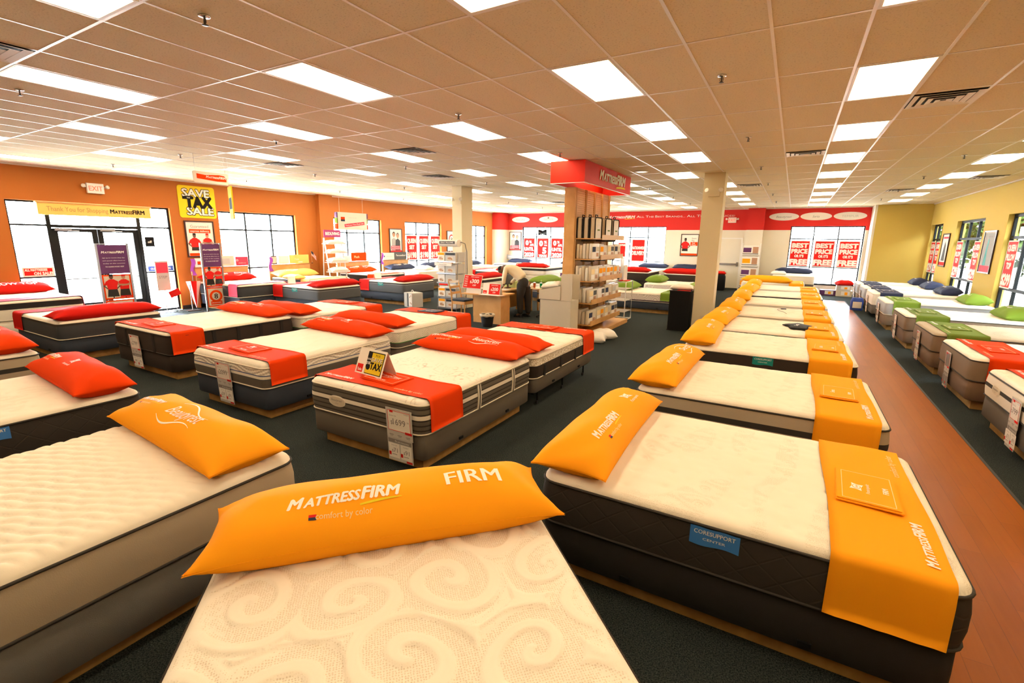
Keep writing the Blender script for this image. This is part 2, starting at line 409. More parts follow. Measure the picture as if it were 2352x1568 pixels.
def put_emblem(mb, M, size, m, back, x, y, rot=0, warp=None, word='Posturepedic', lift=.0015):
    """pinched frame with an oval, cursive word below"""
    c, s_ = math.cos(math.radians(rot)), math.sin(math.radians(rot))
    def tr(a, b_, l=0): p = (x+a*c-b_*s_, y+a*s_+b_*c); return (p[0], p[1], (warp(*p) if warp else 0)+lift+l)
    n = 10; ring = []
    cs = [(-1.15, -.55), (.85, -.8), (1.15, .55), (-.85, .8)]
    for k in range(4):
        a, b_ = cs[k], cs[(k+1) % 4]
        for i in range(n):
            u = i/n; px, py = a[0]+(b_[0]-a[0])*u, a[1]+(b_[1]-a[1])*u; q = 1-.20*math.sin(PI*u)
            ring.append((px*q*size, py*q*size))
    mb.add([tr(*p) for p in ring]+[tr(0, 0)], [(i, (i+1) % len(ring), len(ring)) for i in range(len(ring))], m, M)
    N = 20
    for rx, ry, mm, l in ((.68, .50, back, .0010), (.58, .41, m, .0016)):
        mb.add([tr(rx*size*math.cos(2*PI*i/N), ry*size*math.sin(2*PI*i/N), l) for i in range(N)]+[tr(0, 0, l)], [(i, (i+1) % N, N) for i in range(N)], mm, M)
    put_text(mb, M, 'Sealy', size*.42, back, x-(-size*.13)*s_, y+(-size*.13)*c, rot, warp, lift+.0024, shear=.3)
    if word:
        off = -size*1.45; put_text(mb, M, word, size*.62, m, x-off*s_, y+off*c, rot, warp, lift, bold=0, shear=.3)

# ------------------------------------------------------------------ the room
XL, XR, YB, YF = -15.3, 4.4, 25.0, -5.0
def wall(name, axis, pos, depth, u0, u1, z0, z1, holes, matf, z_cuts=(), u_cuts=()):
    """wall with openings; axis 'x' = plane x=pos running along y; depth = outward offset"""
    us = sorted(set([u0, u1, *u_cuts] + [h for q in holes for h in q[:2]])); zs = sorted(set([z0, z1, *z_cuts] + [h for q in holes for h in q[2:]]))
    mb = MB()
    for i in range(len(us)-1):
        for j in range(len(zs)-1):
            a, b_, c, d = us[i], us[i+1], zs[j], zs[j+1]; cu, cz = (a+b_)/2, (c+d)/2
            if any(q[0] < cu < q[1] and q[2] < cz < q[3] for q in holes): continue
            p0, p1 = sorted((pos, pos+depth))
            if axis == 'x': mb.box(p0, p1, a, b_, c, d, matf(cu, cz))
            else: mb.box(a, b_, p0, p1, c, d, matf(cu, cz))
    return struct(mb.build(name))
ZT, ZTR, ZLB = 2.86, 2.31, 1.10
left_w = [(8.50, 11.15), (12.62, 15.26), (16.73, 19.33), (20.8, 23.43)]
holesL = [(3.86, 7.17, 0.0, ZT)] + [(a, b_, .55, ZT) for a, b_ in left_w]
wall('wall_left', 'x', XL, -.22, YF, YB, 0, CE, holesL, lambda u, z: 'wall_orange')
back_w = [(-13.84, -11.14), (-8.36, -5.62), (-.22, 2.48)]
wall('wall_back', 'y', YB, .22, XL, XR, 0, CE, [(a, b_, .35, ZT) for a, b_ in back_w], lambda u, z: 'wall_red' if z > 2.69 else 'wall_cream', z_cuts=(2.69,))
right_w = [(9.3, 11.95), (13.68, 16.32), (17.98, 20.6), (22.3, 23.95)]  # first opening is out of view, added to let in more light
wall('wall_right', 'x', XR, .22, YF, 24.1, 0, CE, [(a, b_, .35, ZT) for a, b_ in right_w], lambda u, z: 'wall_yellow')
wall('wall_front', 'y', YF, -.2, XL, XR, 0, CE, [], lambda u, z: 'wall_yellow')
# yellow return wall and its cream return beside the corner window
mb = MB(); mb.box(2.68, XR+.2, 24.1, 24.22, 0, CE, 'wall_yellow'); mb.box(2.60, 2.68, 24.1, YB, 0, CE, 'wall_cream'); struct(mb.build('wall_corner'))
# pilasters
mb = MB(); mb.box(XL, XL+.20, 12.02, 12.62, 0, CE, 'wall_orange'); struct(mb.build('wall_left_pilaster'))
mb = MB(); mb.box(-1.98, -1.29, YB-.28, YB, 0, 2.69, 'wall_cream'); mb.box(-1.98, -1.29, YB-.28, YB, 2.69, CE, 'wall_red'); struct(mb.build('wall_back_pilaster'))
mb = MB()
cr = [(XL, YB-.95)]+[(XL+.55*math.sin(a)+.0, YB-.95+.55*(1-math.cos(a))) for a in [i*PI/16 for i in range(1, 9)]]+[(XL+.55, YB)]
for z0, z1, m in ((0, 2.69, 'wall_cream'), (2.69, CE, 'wall_red')):
    mb.loft([[(x, y, z0) for x, y in cr], [(x, y, z1) for x, y in cr]], m, None, False, True)
struct(mb.build('wall_corner_curve'))
# floor: carpet and wood aisle
mb = MB(); mb.box(XL, XR, YF, YB, -.1, 0, 'carpet'); struct(mb.build('floor'))
mb = MB(); mb.box(.72, 1.86, YF, 21.75, 0, .006, 'wood_aisle'); struct(mb.build('floor_aisle'))
mb = MB(); mb.box(1.86, 1.885, YF, 21.75, 0, .009, 'rubber_base'); mb.box(.70, .72, YF, 21.75, 0, .009, 'rubber_base'); struct(mb.build('trim_1'))
# baseboards
mb = MB()
mb.box(XL, XL+.012, 7.19, 12.0, 0, .11, 'rubber_base'); mb.box(XL, XL+.012, 12.64, YB-.95, 0, .11, 'rubber_base'); mb.box(XL, XL+.012, YF, 3.84, 0, .11, 'rubber_base')
struct(mb.build('baseboard_left'))
mb = MB(); mb.box(XR-.012, XR, YF, 24.1, 0, .11, 'rubber_base'); mb.box(2.6, XR, 24.088, 24.1, 0, .11, 'rubber_base'); struct(mb.build('baseboard_right'))
mb = MB(); mb.box(-14.7, -2.0, YB-.012, YB, 0, .11, 'rubber_base'); struct(mb.build('baseboard_back'))
# ceiling and its metal grid
mb = MB(); mb.box(XL-.1, XR+.1, YF-.1, YB+.1, CE+.001, CE+.1, 'ceiling_tile'); struct(mb.build('ceiling'))
GX, GY, DX, DY = .284, 5.526, .6096, 1.2192
mb = MB()
for i in range(-26, 8):
    x = GX+DX*i
    if XL < x < XR: mb.box(x-.012, x+.012, YF, YB, CE-.0022, CE+.002, 'tbar')
for j in range(-9, 17):
    y = GY+DY*j
    if YF < y < YB: mb.box(XL, XR, y-.012, y+.012, CE-.002, CE+.0022, 'tbar')
struct(mb.build('trim_2'))
mb = MB(); mb.box(XL, XL+.03, YF, YB, CE-.03, CE, 'tbar'); mb.box(XR-.03, XR, YF, 24.1, CE-.03, CE, 'tbar'); mb.box(XL, 2.6, YB-.03, YB, CE-.03, CE, 'tbar'); struct(mb.build('trim_3'))
# free standing pillars
mb = MB(); mb.box(-9.03, -8.68, 11.95, 12.50, 0, CE, 'pillar_paint'); struct(mb.build('wall_pillar_left'))
mb = MB(); mb.box(-1.94, -1.50, 12.0, 12.42, 0, CE, 'pillar_paint'); struct(mb.build('wall_pillar_right'))
mb = MB(); mb.box(-1.76, -1.66, 11.985, 12.0, .28, .40, 'card_tan'); tag(mb.build('outlet_plate'), 'tan outlet plate low on the right pillar', 'outlet')

# windows
def window(n, axis, pos, out, u0, u1, z0, z1, bars_u, bars_z, w=.045, extra=None):
    root = sempty('window_%d' % n); mb = MB(); d0, d1 = sorted((pos+out*.10, pos+out*.16))
    def bx(a, b_, c, d, m='bronze_frame', dd=None):
        e0, e1 = dd or (d0, d1)
        if axis == 'x': mb.box(e0, e1, a, b_, c, d, m)
        else: mb.box(a, b_, e0, e1, c, d, m)
    bx(u0, u0+w, z0, z1); bx(u1-w, u1, z0, z1); bx(u0+w, u1-w, z0, z0+w); bx(u0+w, u1-w, z1-w, z1)
    cu = [u0]+[b_ for b_ in bars_u]+[u1]
    for b_ in bars_u: bx(b_-w/2, b_+w/2, z0+w, z1-w)
    for k in range(len(cu)-1):
        for z in bars_z:
            a = cu[k]+(w if k == 0 else w/2); e = cu[k+1]-(w if k == len(cu)-2 else w/2)
            bx(a, e, z-w/2, z+w/2)
    mb.build('window_frame', root)
    zs = [z0]+list(bars_z)+[z1]; dm = (d0+d1)/2
    for k in range(len(cu)-1):
        for q in range(len(zs)-1):
            m2 = MB()
            if axis == 'x': m2.box(dm-.003, dm+.003, cu[k]+.02, cu[k+1]-.02, zs[q]+.02, zs[q+1]-.02, 'glass')
            else: m2.box(cu[k]+.02, cu[k+1]-.02, dm-.003, dm+.003, zs[q]+.02, zs[q+1]-.02, 'glass')
            m2.build('window_pane', root)
    # painted sill
    m3 = MB()
    if axis == 'x': m3.box(min(pos, pos+out*.2)-0, max(pos, pos+out*.2), u0, u1, z0-.02, z0, 'white_metal')
    else: m3.box(u0, u1, min(pos, pos+out*.2), max(pos, pos+out*.2), z0-.02, z0, 'white_metal')
    m3.build('window_sill', root)
    return root
k = 1
for a, b_ in left_w:
    t = (b_-a)/3; window(k, 'x', XL, -1, a, b_, .55, ZT, (a+t, a+2*t), (ZLB, ZTR)); k += 1
for a, b_ in back_w:
    t = (b_-a)/3; window(k, 'y', YB, 1, a, b_, .35, ZT, (a+t, a+2*t), (ZLB, ZTR)); k += 1
for a, b_ in right_w:
    t = (b_-a)/3; window(k, 'x', XR, 1, a, b_, .35, ZT, (a+t, a+2*t), (ZLB, ZTR), w=.07); k += 1
# entrance: side lights and transom
r = sempty('window_%d' % k); mb = MB(); X0, X1 = XL-.16, XL-.08
def fb(y0, y1, z0, z1): mb.box(X0, X1, y0, y1, z0, z1, 'bronze_frame')
fb(3.86, 3.90, 0, ZT); fb(7.12, 7.17, 0, ZT); fb(3.90, 7.12, ZT-.04, ZT); fb(4.52, 4.60, 0, ZT-.04); fb(6.36, 6.44, 0, ZT-.04)
fb(3.90, 4.52, ZTR-.02, ZTR+.02); fb(4.60, 6.36, ZTR-.05, ZTR+.02); fb(6.44, 7.12, ZTR-.02, ZTR+.02)
for a, b_ in ((3.90, 4.52), (6.44, 7.12)): fb(a, b_, ZLB-.02, ZLB+.02); fb(a, b_, 0, .06)
mb.build('window_frame', r)
for a, b_, c, d in ((3.9, 4.52, .06, ZLB), (3.9, 4.52, ZLB, ZTR), (3.9, 4.52, ZTR, ZT), (4.6, 6.36, ZTR, ZT), (6.44, 7.12, .06, ZLB), (6.44, 7.12, ZLB, ZTR), (6.44, 7.12, ZTR, ZT)):
    m2 = MB(); m2.box(XL-.123, XL-.117, a, b_, c, d, 'glass'); m2.build('window_pane', r)
for n, (y0, y1, hy) in enumerate(((4.60, 5.475, 5.38), (5.485, 6.36, 5.58))):
    d = sempty('door_%d' % (n+1)); m2 = MB(); x0, x1 = XL-.15, XL-.10
    for a, b_, c, e in ((y0, y0+.11, .02, 2.24), (y1-.11, y1, .02, 2.24), (y0+.11, y1-.11, .02, .40), (y0+.11, y1-.11, 2.16, 2.24)): m2.box(x0, x1, a, b_, c, e, 'bronze_frame')
    m2.build('door_frame', d)
    m2 = MB(); m2.box(XL-.128, XL-.122, y0+.11, y1-.11, .40, 2.16, 'glass'); m2.build('door_pane', d)
    m2 = MB(); m2.tube([(XL-.09, y0+.12, 1.02), (XL-.06, y0+.14, 1.02), (XL-.06, y1-.14, 1.02), (XL-.09, y1-.12, 1.02)], .014, 'steel_dark'); m2.build('push_bar', d)
    m2 = MB(); m2.box(XL-.10, XL-.05, y0+.05, y0+.36, 2.19, 2.25, 'steel'); m2.tube([(XL-.075, y0+.3, 2.19), (XL-.03, y0+.5, 2.19)], .008, 'steel'); m2.build('door_closer', d)
# rear service door with panic bar
d = sempty('door_3'); m2 = MB(); m2.box(-3.05, -2.16, YB-.03, YB, .0, 2.28, 'wall_cream'); m2.build('door_leaf', d)
m2 = MB(); m2.box(-3.11, -3.05, YB-.05, YB, 0, 2.34, 'white_metal'); m2.box(-2.16, -2.10, YB-.05, YB, 0, 2.34, 'white_metal'); m2.box(-3.05, -2.16, YB-.05, YB, 2.28, 2.34, 'white_metal'); m2.build('door_frame', d)
m2 = MB(); m2.box(-3.0, -2.25, YB-.10, YB-.06, 1.08, 1.16, 'steel'); m2.box(-2.28, -2.2, YB-.1, YB-.03, 1.02, 1.22, 'steel'); m2.build('panic_bar', d)

# ------------------------------------------------------------------ outside
mb = MB(); mb.box(-90, XL-.3, -60, 90, -.25, -.15, 'asphalt'); mb.box(XL-.3, 60, YB+.3, 90, -.25, -.15, 'asphalt'); struct(mb.build('ground'))
mb = MB(); mb.box(XR+.3, 60, -40, YB+.3, -.25, -.12, 'grass'); struct(mb.build('ground_lawn'))
def tree(x, y, h, r, label):
    root = thing('tree', label, 'tree', T(x, y, -.15), 'trees outside the right-hand windows')
    mb = MB(); mb.tube([(0, 0, 0), (.05, .03, h*.5), (0, .1, h*.8)], .14, 'bark', n=8, rs=[.17, .12, .07]); 
    for k in range(5):
        a = k*1.3; mb.tube([(.03, .03, h*.4+k*.2), (r*.6*math.cos(a), r*.6*math.sin(a), h*.75+.1*k)], .04, 'bark', n=6, rs=[.06, .02])
    mb.build('trunk', root)
    rg = np.random.RandomState(int(abs(x*31+y*17))); vs = []; fs = []
    for k in range(2600):
        a = rg.rand()*2*PI; e = math.asin(rg.rand()*2-1); q = r*(.55+.45*rg.rand()**.5)*(1+.18*math.sin(3*a)+.12*math.sin(5*e+a))
        c = Vector((q*math.cos(a)*math.cos(e), q*math.sin(a)*math.cos(e), h*.72+q*.95*math.sin(e)))
        d = Vector(rg.randn(3)).normalized()*.22; w = d.cross(Vector(rg.randn(3))).normalized()*.12; o = len(vs)
        vs += [tuple(c-d), tuple(c+w), tuple(c+d), tuple(c-w)]; fs.append((o, o+1, o+2, o+3))
    mb = MB(); mb.add(vs, fs, 'leaf'); mb.build('foliage', root)
for i, (x, y, h, r_) in enumerate(((8.0, 19.6, 3.9, 2.2), (10.5, 25.5, 4.2, 2.3), (12.5, 31.0, 4.8, 2.8), (7.0, 36.5, 3.8, 2.0), (15.5, 38.0, 5.5, 3.2), (8.4, 14.6, 4.6, 2.0), (8.4, 9.4, 4.6, 2.1), (16.5, 19.5, 6.0, 3.0), (15.5, 11.5, 5.5, 2.8))):  # last four trees are added to block sky light at the right windows
    tree(x, y, h, r_, ['leafy green tree nearest outside the right-hand windows', 'leafy green tree seen through the middle right-hand window', 'broad green tree beyond the lawn', 'low green tree past the yellow corner', 'tallest tree far beyond the lawn', 'green tree added to screen daylight outside the window beside the statue poster', 'green tree added close outside to screen daylight by the red runner bed', 'wide tall tree added in the second line to screen daylight', 'tall tree added to screen daylight from the nearest window'][i])

# ------------------------------------------------------------------ ceiling fittings
colname = {4: 'yellow wall', 0: 'wood aisle', -4: 'right pillar', -8: 'red canopy', -12: 'left pillar', -16: 'grey beds', -20: 'entrance', -24: 'orange wall'}
mb = MB()
for (a, b_, c, d) in ((0, .035, 0, DY), (DX-.035, DX, 0, DY), (.035, DX-.035, 0, .035), (.035, DX-.035, DY-.035, DY)):
    mb.box(a+(.013 if a == 0 else 0), b_-(.013 if b_ == DX else 0), c+(.013 if c == 0 else 0), d-(.013 if d == DY else 0), -.005, .0008, 'white_metal')
fr0 = mb.build('frame'); mb = MB(); mb.box(.04, DX-.04, .04, DY-.04, -.004, .0008, 'diffuser'); df0 = mb.build('diffuser')
first = True
for i in (4, 0, -4, -8, -12, -16, -20, -24):
    par = 0 if (i//4) % 2 == 0 else 1; n = 0
    for j in range(-6, 16):
        if (j-par) % 2: continue
        x, y = GX+DX*i, GY+DY*j
        if x+DX > XR-.05 or x < XL+.05 or y+DY > YB-.2 or y < YF+.1: continue
        if i == 4 and y+DY > 23.9: continue
        if -4.5 < x < -3.5 and 8.2 < y < 12.1: continue
        if (i, j) in ((-4, 5), (-16, 4)): x -= DX   # panels set one tile over, clear of the pillars
        lab = 'fluorescent ceiling panel, %s along the row over the %s' % (ORD[n], colname[i])
        o = thing('ceiling_light', lab, 'ceiling light', T(x, y, CE), 'recessed fluorescent ceiling lights')
        n += 1
        if first: fr, df = fr0, df0; first = False
        else: fr, df = fr0.copy(), df0.copy(); COL.objects.link(fr); COL.objects.link(df)
        fr.parent = o; df.parent = o
def vent(x, y, sx, sy, lab, louv=4):
    o = thing('ceiling_vent', lab, 'vent', T(x, y, CE), 'ceiling air vents')
    mb = MB(); mb.box(-sx/2, sx/2, -sy/2, sy/2, -.001, .0008, 'black'); mb.build('backing', o)
    for k in range(louv):
        q = 1-k/(louv+.3); a, b_ = sx/2*q-.015, sy/2*q-.015; c, d = a-.05, b_-.05
        mb = MB(); zo, zi = -.012-.004*k, -.002-.004*k
        R = lambda a, b_, z: [(-a, -b_, z), (a, -b_, z), (a, b_, z), (-a, b_, z)]
        mb.loft([R(a, b_, zo), R(c, d, zi), R(c, d, zi-.003), R(a, b_, zo-.003), R(a, b_, zo)], 'white_metal', None, True, False)
        mb.build('louver', o)
gx = lambda i: GX+DX*(i+.5)
for x, y, s1, s2, lab in ((gx(-11), GY-3*DY-.31, .60, .6, 'square louvred air vent at the upper left ceiling corner'), (gx(1), 7.1, .60, .6, 'square louvred air vent beside the wood aisle lights'),
        (gx(-11), 6.98, .6, .6, 'square louvred air vent above the red bolsters'), (gx(-17), 6.95, .6, .6, 'square air vent above the entrance side'), (gx(-1), 10.16, .6, .5, 'plain air vent before the right pillar'),
        (gx(-14), 9.95, .6, .6, 'square air vent above the grey beds'), (gx(-15), 18.6, .6, .6, 'small air vent near the far red wall'), (gx(-3), 15.0, .6, .6, 'air vent behind the right pillar'),
        (gx(3), 17.9, .6, .6, 'air vent over the green runner beds'), (gx(5), 15.3, .6, .6, 'air vent near the yellow wall')):
    vent(x, y, s1, s2, lab)
sp_first = None
for ix, x in enumerate((2.36, -.77, -3.82, -7.48, -10.45, -13.3)):
    for iy, y in enumerate((2.18, 5.21, 8.26, 11.45, 14.5, 17.65, 20.8)):
        if ix == 2 and iy == 3: continue
        cn = ('yellow wall', 'wood aisle', 'red canopy', 'cashier desk', 'grey beds', 'orange wall')[ix]
        o = thing('sprinkler_head', 'small metal sprinkler head, %s along the ceiling line over the %s' % (ORD[iy], cn), 'sprinkler', T(x, y, CE-.006), 'ceiling sprinkler heads')
        if sp_first is None:
            mb = MB(); mb.lathe([(.008, 0), (.042, -.001), (.038, -.009), (.012, -.011)], 'chrome'); e1 = mb.build('escutcheon')
            mb = MB(); mb.lathe([(.007, -.01), (.006, -.048), (.008, -.056), (.022, -.060), (.022, -.063), (.003, -.064)], 'steel_dark')
            mb.tube([(-.012, 0, -.02), (-.014, 0, -.045), (0, 0, -.062)], .003, 'steel_dark', n=5); mb.tube([(.012, 0, -.02), (.014, 0, -.045), (0, 0, -.062)], .003, 'steel_dark', n=5)
            e2 = mb.build('deflector'); sp_first = 1; a1, a2 = e1, e2
        else: a1, a2 = e1.copy(), e2.copy(); COL.objects.link(a1); COL.objects.link(a2)
        a1.parent = o; a2.parent = o
mb = MB(); mb.lathe([(.11, -.001), (.155, -.004), (.14, -.016), (.10, -.018)], 'white_metal', n=32); mb.lathe([(.10, -.016), (.10, -.019)], 'fitting_glow', n=32)  # disc set in the round fitting glows by itself
tag(mb.build('ceiling_fitting', M=T(-3.14, 11.13, CE)), 'round white ceiling fitting beside the red canopy', 'ceiling fitting')
# ------------------------------------------------------------------ beds
def rrect(W, L, r, n=5):
    pts = []
    for cx, cy, a0 in ((W/2-r, L/2-r, 0), (-W/2+r, L/2-r, 90), (-W/2+r, -L/2+r, 180), (W/2-r, -L/2+r, 270)):
        for i in range(n+1):
            a = math.radians(a0+90*i/n); pts.append((cx+r*math.cos(a), cy+r*math.sin(a)))
    out = []
    for i, p in enumerate(pts):            # subdivide long sides
        q = pts[(i+1) % len(pts)]; out.append(p); d = math.hypot(q[0]-p[0], q[1]-p[1])
        m = int(d/.12)
        for k in range(1, m): out.append((p[0]+(q[0]-p[0])*k/m, p[1]+(q[1]-p[1])*k/m))
    return out
def snoise(x, y, seed, f=1.0, n=7):
    g = np.random.RandomState(seed); s = np.zeros_like(x)
    for k in range(n):
        a = g.rand()*2*PI; q = f*(.6+g.rand()*1.2); s += np.sin(q*(x*np.cos(a)+y*np.sin(a))+g.rand()*6.28)
    return s/n**.5
def sm(a, b, t): t = np.clip((t-a)/(b-a), 0, 1); return t*t*(3-2*t)
def pat_channels(x, y):        # puffy diagonal rows broken into brick-like lumps
    c, d = math.cos(math.radians(27)), math.sin(math.radians(27)); u_, v_ = x*c+y*d, -x*d+y*c
    p = .066; vv = v_+.007*np.sin(u_*2*PI/.26)+.003*snoise(x, y, 3, 12); row = np.floor(vv/p); t = np.abs(np.sin(PI*vv/p))
    u = np.abs(np.sin(PI*(u_+.065*(row % 2)+.02*np.sin(row*1.7))/.145))
    h = .019*t**.55*(.22+.78*u**.5); return h, 0*x, 0*x
def pat_scroll(x, y):          # large paisley scrolls with honeycomb between raised ribbons
    x, y = x+.035*snoise(x, y, 51, 7), y*.92+.04*snoise(x, y, 52, 6)
    g = np.random.RandomState(5); h = np.zeros_like(x); pat = np.zeros_like(x); best = np.full_like(x, 9.); ph = np.zeros_like(x)
    for iy in range(-4, 5):
        for ix in range(-3, 4):
            cx = ix*.40+.20*(iy % 2)+g.uniform(-.06, .06); cy = iy*.34+g.uniform(-.06, .06); sg = 1 if (ix+iy) % 2 else -1
            dx, dy = x-cx, y-cy; d = np.hypot(dx*1.0, dy*1.1); a = np.arctan2(dy, dx)*sg
            f = d/.135 - a/(2*PI) + g.rand()
            m = d < best; best = np.where(m, d, best); ph = np.where(m, f, ph)
    t = ph % 1.0; edge = sm(.215, .26, best)
    rib = sm(.0, .10, t)*(1-sm(.42, .52, t)); scallop = .5+.5*np.abs(np.sin(ph*2*PI*2.0+best*60))
    h = .0115*rib*(.8+.2*scallop)+.004*np.abs(np.sin(best*PI/.05))*(1-rib)*.4+.007*sm(.20, .225, best)*(.6+.4*snoise(x, y, 8, 18))
    pat = (1-rib)*(1-.75*edge); return h, np.clip(pat, 0, 1), 0*x
def pat_tuft(x, y):
    k = .21; r_ = np.floor(y/k); xs = x+(r_ % 2)*k/2; d = np.hypot((xs/k-np.round(xs/k))*k, (y/k-.5-np.floor(y/k))*k)
    h = -.012*np.exp(-(d/.024)**2)+.0035*snoise(x, y, 4, 14)+.0015*snoise(x, y, 6, 40)
    pat = sm(.25, .45, snoise(x*.6, y*1.6+x*.3, 21, 12)); return h, pat, 0*x
def pat_soft(x, y):
    h = .004*snoise(x, y, 9, 18)+.003*np.abs(np.sin(x*PI/.17))*np.abs(np.sin(y*PI/.17)); return h, 0*x, 0*x
def pat_vine(x, y):
    n = snoise(x, y, 31, 9)+.5*snoise(x, y, 32, 16); m = snoise(x, y, 33, 5)
    l1 = np.exp(-((n % .55-.275)/.018)**2)*sm(-.1, .3, m); h = .003*snoise(x, y, 9, 18)-.004*l1
    return h, sm(.6, 1., m), np.clip(l1, 0, .75)
def pat_wave(x, y):
    a = np.abs(np.sin((x+.10*np.sin(y*7))*PI/.28)); b_ = np.abs(np.sin((x-.10*np.sin(y*7))*PI/.28+.8))
    rib = np.maximum(1-sm(.0, .45, a), 1-sm(.0, .45, b_)); h = .006*rib+.0015*np.sin(x*260)*(rib > .3); return h, 1-rib, .0*x
def pat_lump(x, y):
    h = .009*np.abs(np.sin((x+y)*PI/.12))*np.abs(np.sin((x-y)*PI/.12)); return h, sm(.2, .7, snoise(x, y, 2, 12)), 0*x

def mattress(M, label, ztop, zbot, bands, pip='pip_dark', top='top_plain', pat=pat_tuft, W=1.52, L=2.03, res=.03, R=.045, side_top=None, tagtxt=None, badge=False, seams=0, seamtop=1, handles=(), bot_pip=None, label_side='R'):
    h = ztop-zbot; root = thing('mattress', label, 'mattress', M @ T(0, 0, zbot), 'display mattresses'); rc = .10
    def axis(S):
        e = [0, .004, .012, .024, .04, .06]; n = max(4, int((S-.12)/res)); mid = list(np.linspace(-S/2+.085, S/2-.085, n))
        return np.array([-S/2+q for q in e]+mid+[S/2-q for q in reversed(e)])
    xs, ys = axis(W), axis(L); X, Y = np.meshgrid(xs, ys); sx, sy = np.sign(X), np.sign(Y)
    qx, qy = np.abs(X)-(W/2-rc), np.abs(Y)-(L/2-rc); hy = np.hypot(qx, qy); both = (qx > 0) & (qy > 0); over = both & (hy > rc)
    s_ = np.where(over, rc/np.maximum(hy, 1e-6), 1); X = np.where(over, sx*(W/2-rc+qx*s_), X); Y = np.where(over, sy*(L/2-rc+qy*s_), Y)
    qx, qy = np.abs(X)-(W/2-rc), np.abs(Y)-(L/2-rc); hy = np.hypot(qx, qy); both = (qx > 0) & (qy > 0)
    d = np.clip(np.where(both, rc-hy, np.minimum(W/2-np.abs(X), L/2-np.abs(Y))), 0, 1)
    hp, pt, ink = pat(X, Y); q = np.minimum(d, R)
    Z = h-(R-np.sqrt(np.maximum(0, R*R-(R-q)**2)))+hp*sm(.01, .07, d)-.004*(1-sm(0, .25, d))
    ny, nx = X.shape; V = np.stack([X, Y, Z], -1).reshape(-1, 3); idx = np.arange(nx*ny).reshape(ny, nx)
    F = np.stack([idx[:-1, :-1], idx[:-1, 1:], idx[1:, 1:], idx[1:, :-1]], -1).reshape(-1, 4)
    me = bpy.data.meshes.new('top_panel'); me.vertices.add(len(V)); me.vertices.foreach_set('co', V.ravel()); me.loops.add(F.size); me.loops.foreach_set('vertex_index', F.ravel())
    me.polygons.add(len(F)); me.polygons.foreach_set('loop_start', np.arange(0, F.size, 4)); me.polygons.foreach_set('loop_total', np.full(len(F), 4)); me.update(calc_edges=True)
    me.polygons.foreach_set('use_smooth', np.ones(len(F), bool)); me.materials.append(MT[top])
    for nm, ar in (('pat', pt), ('ink', ink)): me.attributes.new(nm, 'FLOAT', 'POINT').data.foreach_set('value', np.clip(ar, 0, 1).ravel().astype(np.float32))
    o = bpy.data.objects.new('top_panel', me); COL.objects.link(o); o.parent = root
    # border in bands from the seam down
    zs = h-R; mb = MB(); out = rrect(W, L, rc)
    def ring(z, off): 
        k = 1+off/(W/2); k2 = 1+off/(L/2); return [(x*k, y*k2, z) for x, y in out]
    bul = lambda z: .012*math.sin(PI*max(0, min(1, z/zs)))
    zc = zs
    for fr, m in bands:
        z2 = max(0, zc-fr*zs); n = 3; mb.loft([ring(zc+(z2-zc)*i/n, bul(zc+(z2-zc)*i/n)) for i in range(n+1)], m); zc = z2
    if zc > .001: mb.loft([ring(zc, bul(zc)), ring(0, 0)], bands[-1][1])
    mb.add([(x, y, 0) for x, y in out], [tuple(range(len(out)-1, -1, -1))], bands[-1][1])
    mb.build('border', root)
    mb = MB(); mb.tube([(x*1.004, y*1.003, zs) for x, y in out], .008, pip, n=6, closed=True); mb.build('piping', root)
    mb = MB(); mb.tube([(x*1.004, y*1.003, .008) for x, y in out], .008, bot_pip or pip, n=6, closed=True); mb.build('piping', root)
    for u in handles:      # vertical webbing straps on long sides
        for s2 in (1, -1):
            mb = MB(); P = [(s2*(W/2+bul(zs*t)+.006), u, zs*t) for t in (.02, .25, .5, .75, .98)]
            mb.loft([[(p[0]+dx, p[1]+dy, p[2]) for dx, dy in ((s2*.006, -.028), (s2*.006, .028), (-s2*.006, .028), (-s2*.006, -.028))] for p in P], 'ivory_border', None, True, False)
            mb.loft([[(p[0]+s2*.008, p[1]+dy, p[2]) for dy in (-.009, .009)] for p in P], 'charcoal', None, False, False); mb.build('strap', root)
    if seams:
        for k in range(seams):
            u = -L/2+.25+(L-.5)*k/(seams-1) if seams > 1 else 0
            for s2 in (1, -1):
                mb = MB(); mb.box(min(s2*W/2, s2*(W/2+.017)), max(s2*W/2, s2*(W/2+.017)), u-.025, u+.025, .01, zs*seamtop-.01, 'black_box'); mb.build('side_seam', root)
        for u in (-W/4, W/4):
            mb = MB(); mb.box(u-.025, u+.025, -L/2-.017, -L/2, .01, zs-.01, 'black_box'); mb.build('side_seam', root)
    if badge:
        mb = MB(); Q = T(-.33, -L/2-.016, zs*.52) @ RX(90)
        for a, b_, z, m in ((.115, .055, 0, 'ivory_border'), (.105, .046, .003, 'card_tan')):
            mb.loft([[(x*2*a, y*2*b_, zz) for x, y in rrect(1, 1, .42, 5)[::1]] for zz in (-.004, z)], m, Q, True, False, True)
        put_text(mb, Q, 'Beautyrest', .035, 'ink_grey', 0, 0, lift=.005, shear=.3, bold=.01); put_text(mb, Q, 'recharge', .014, 'ink_grey', 0, -.025, lift=.005, bold=0); o = mb.build('badge', root); o['label'] = 'oval stitched badge'
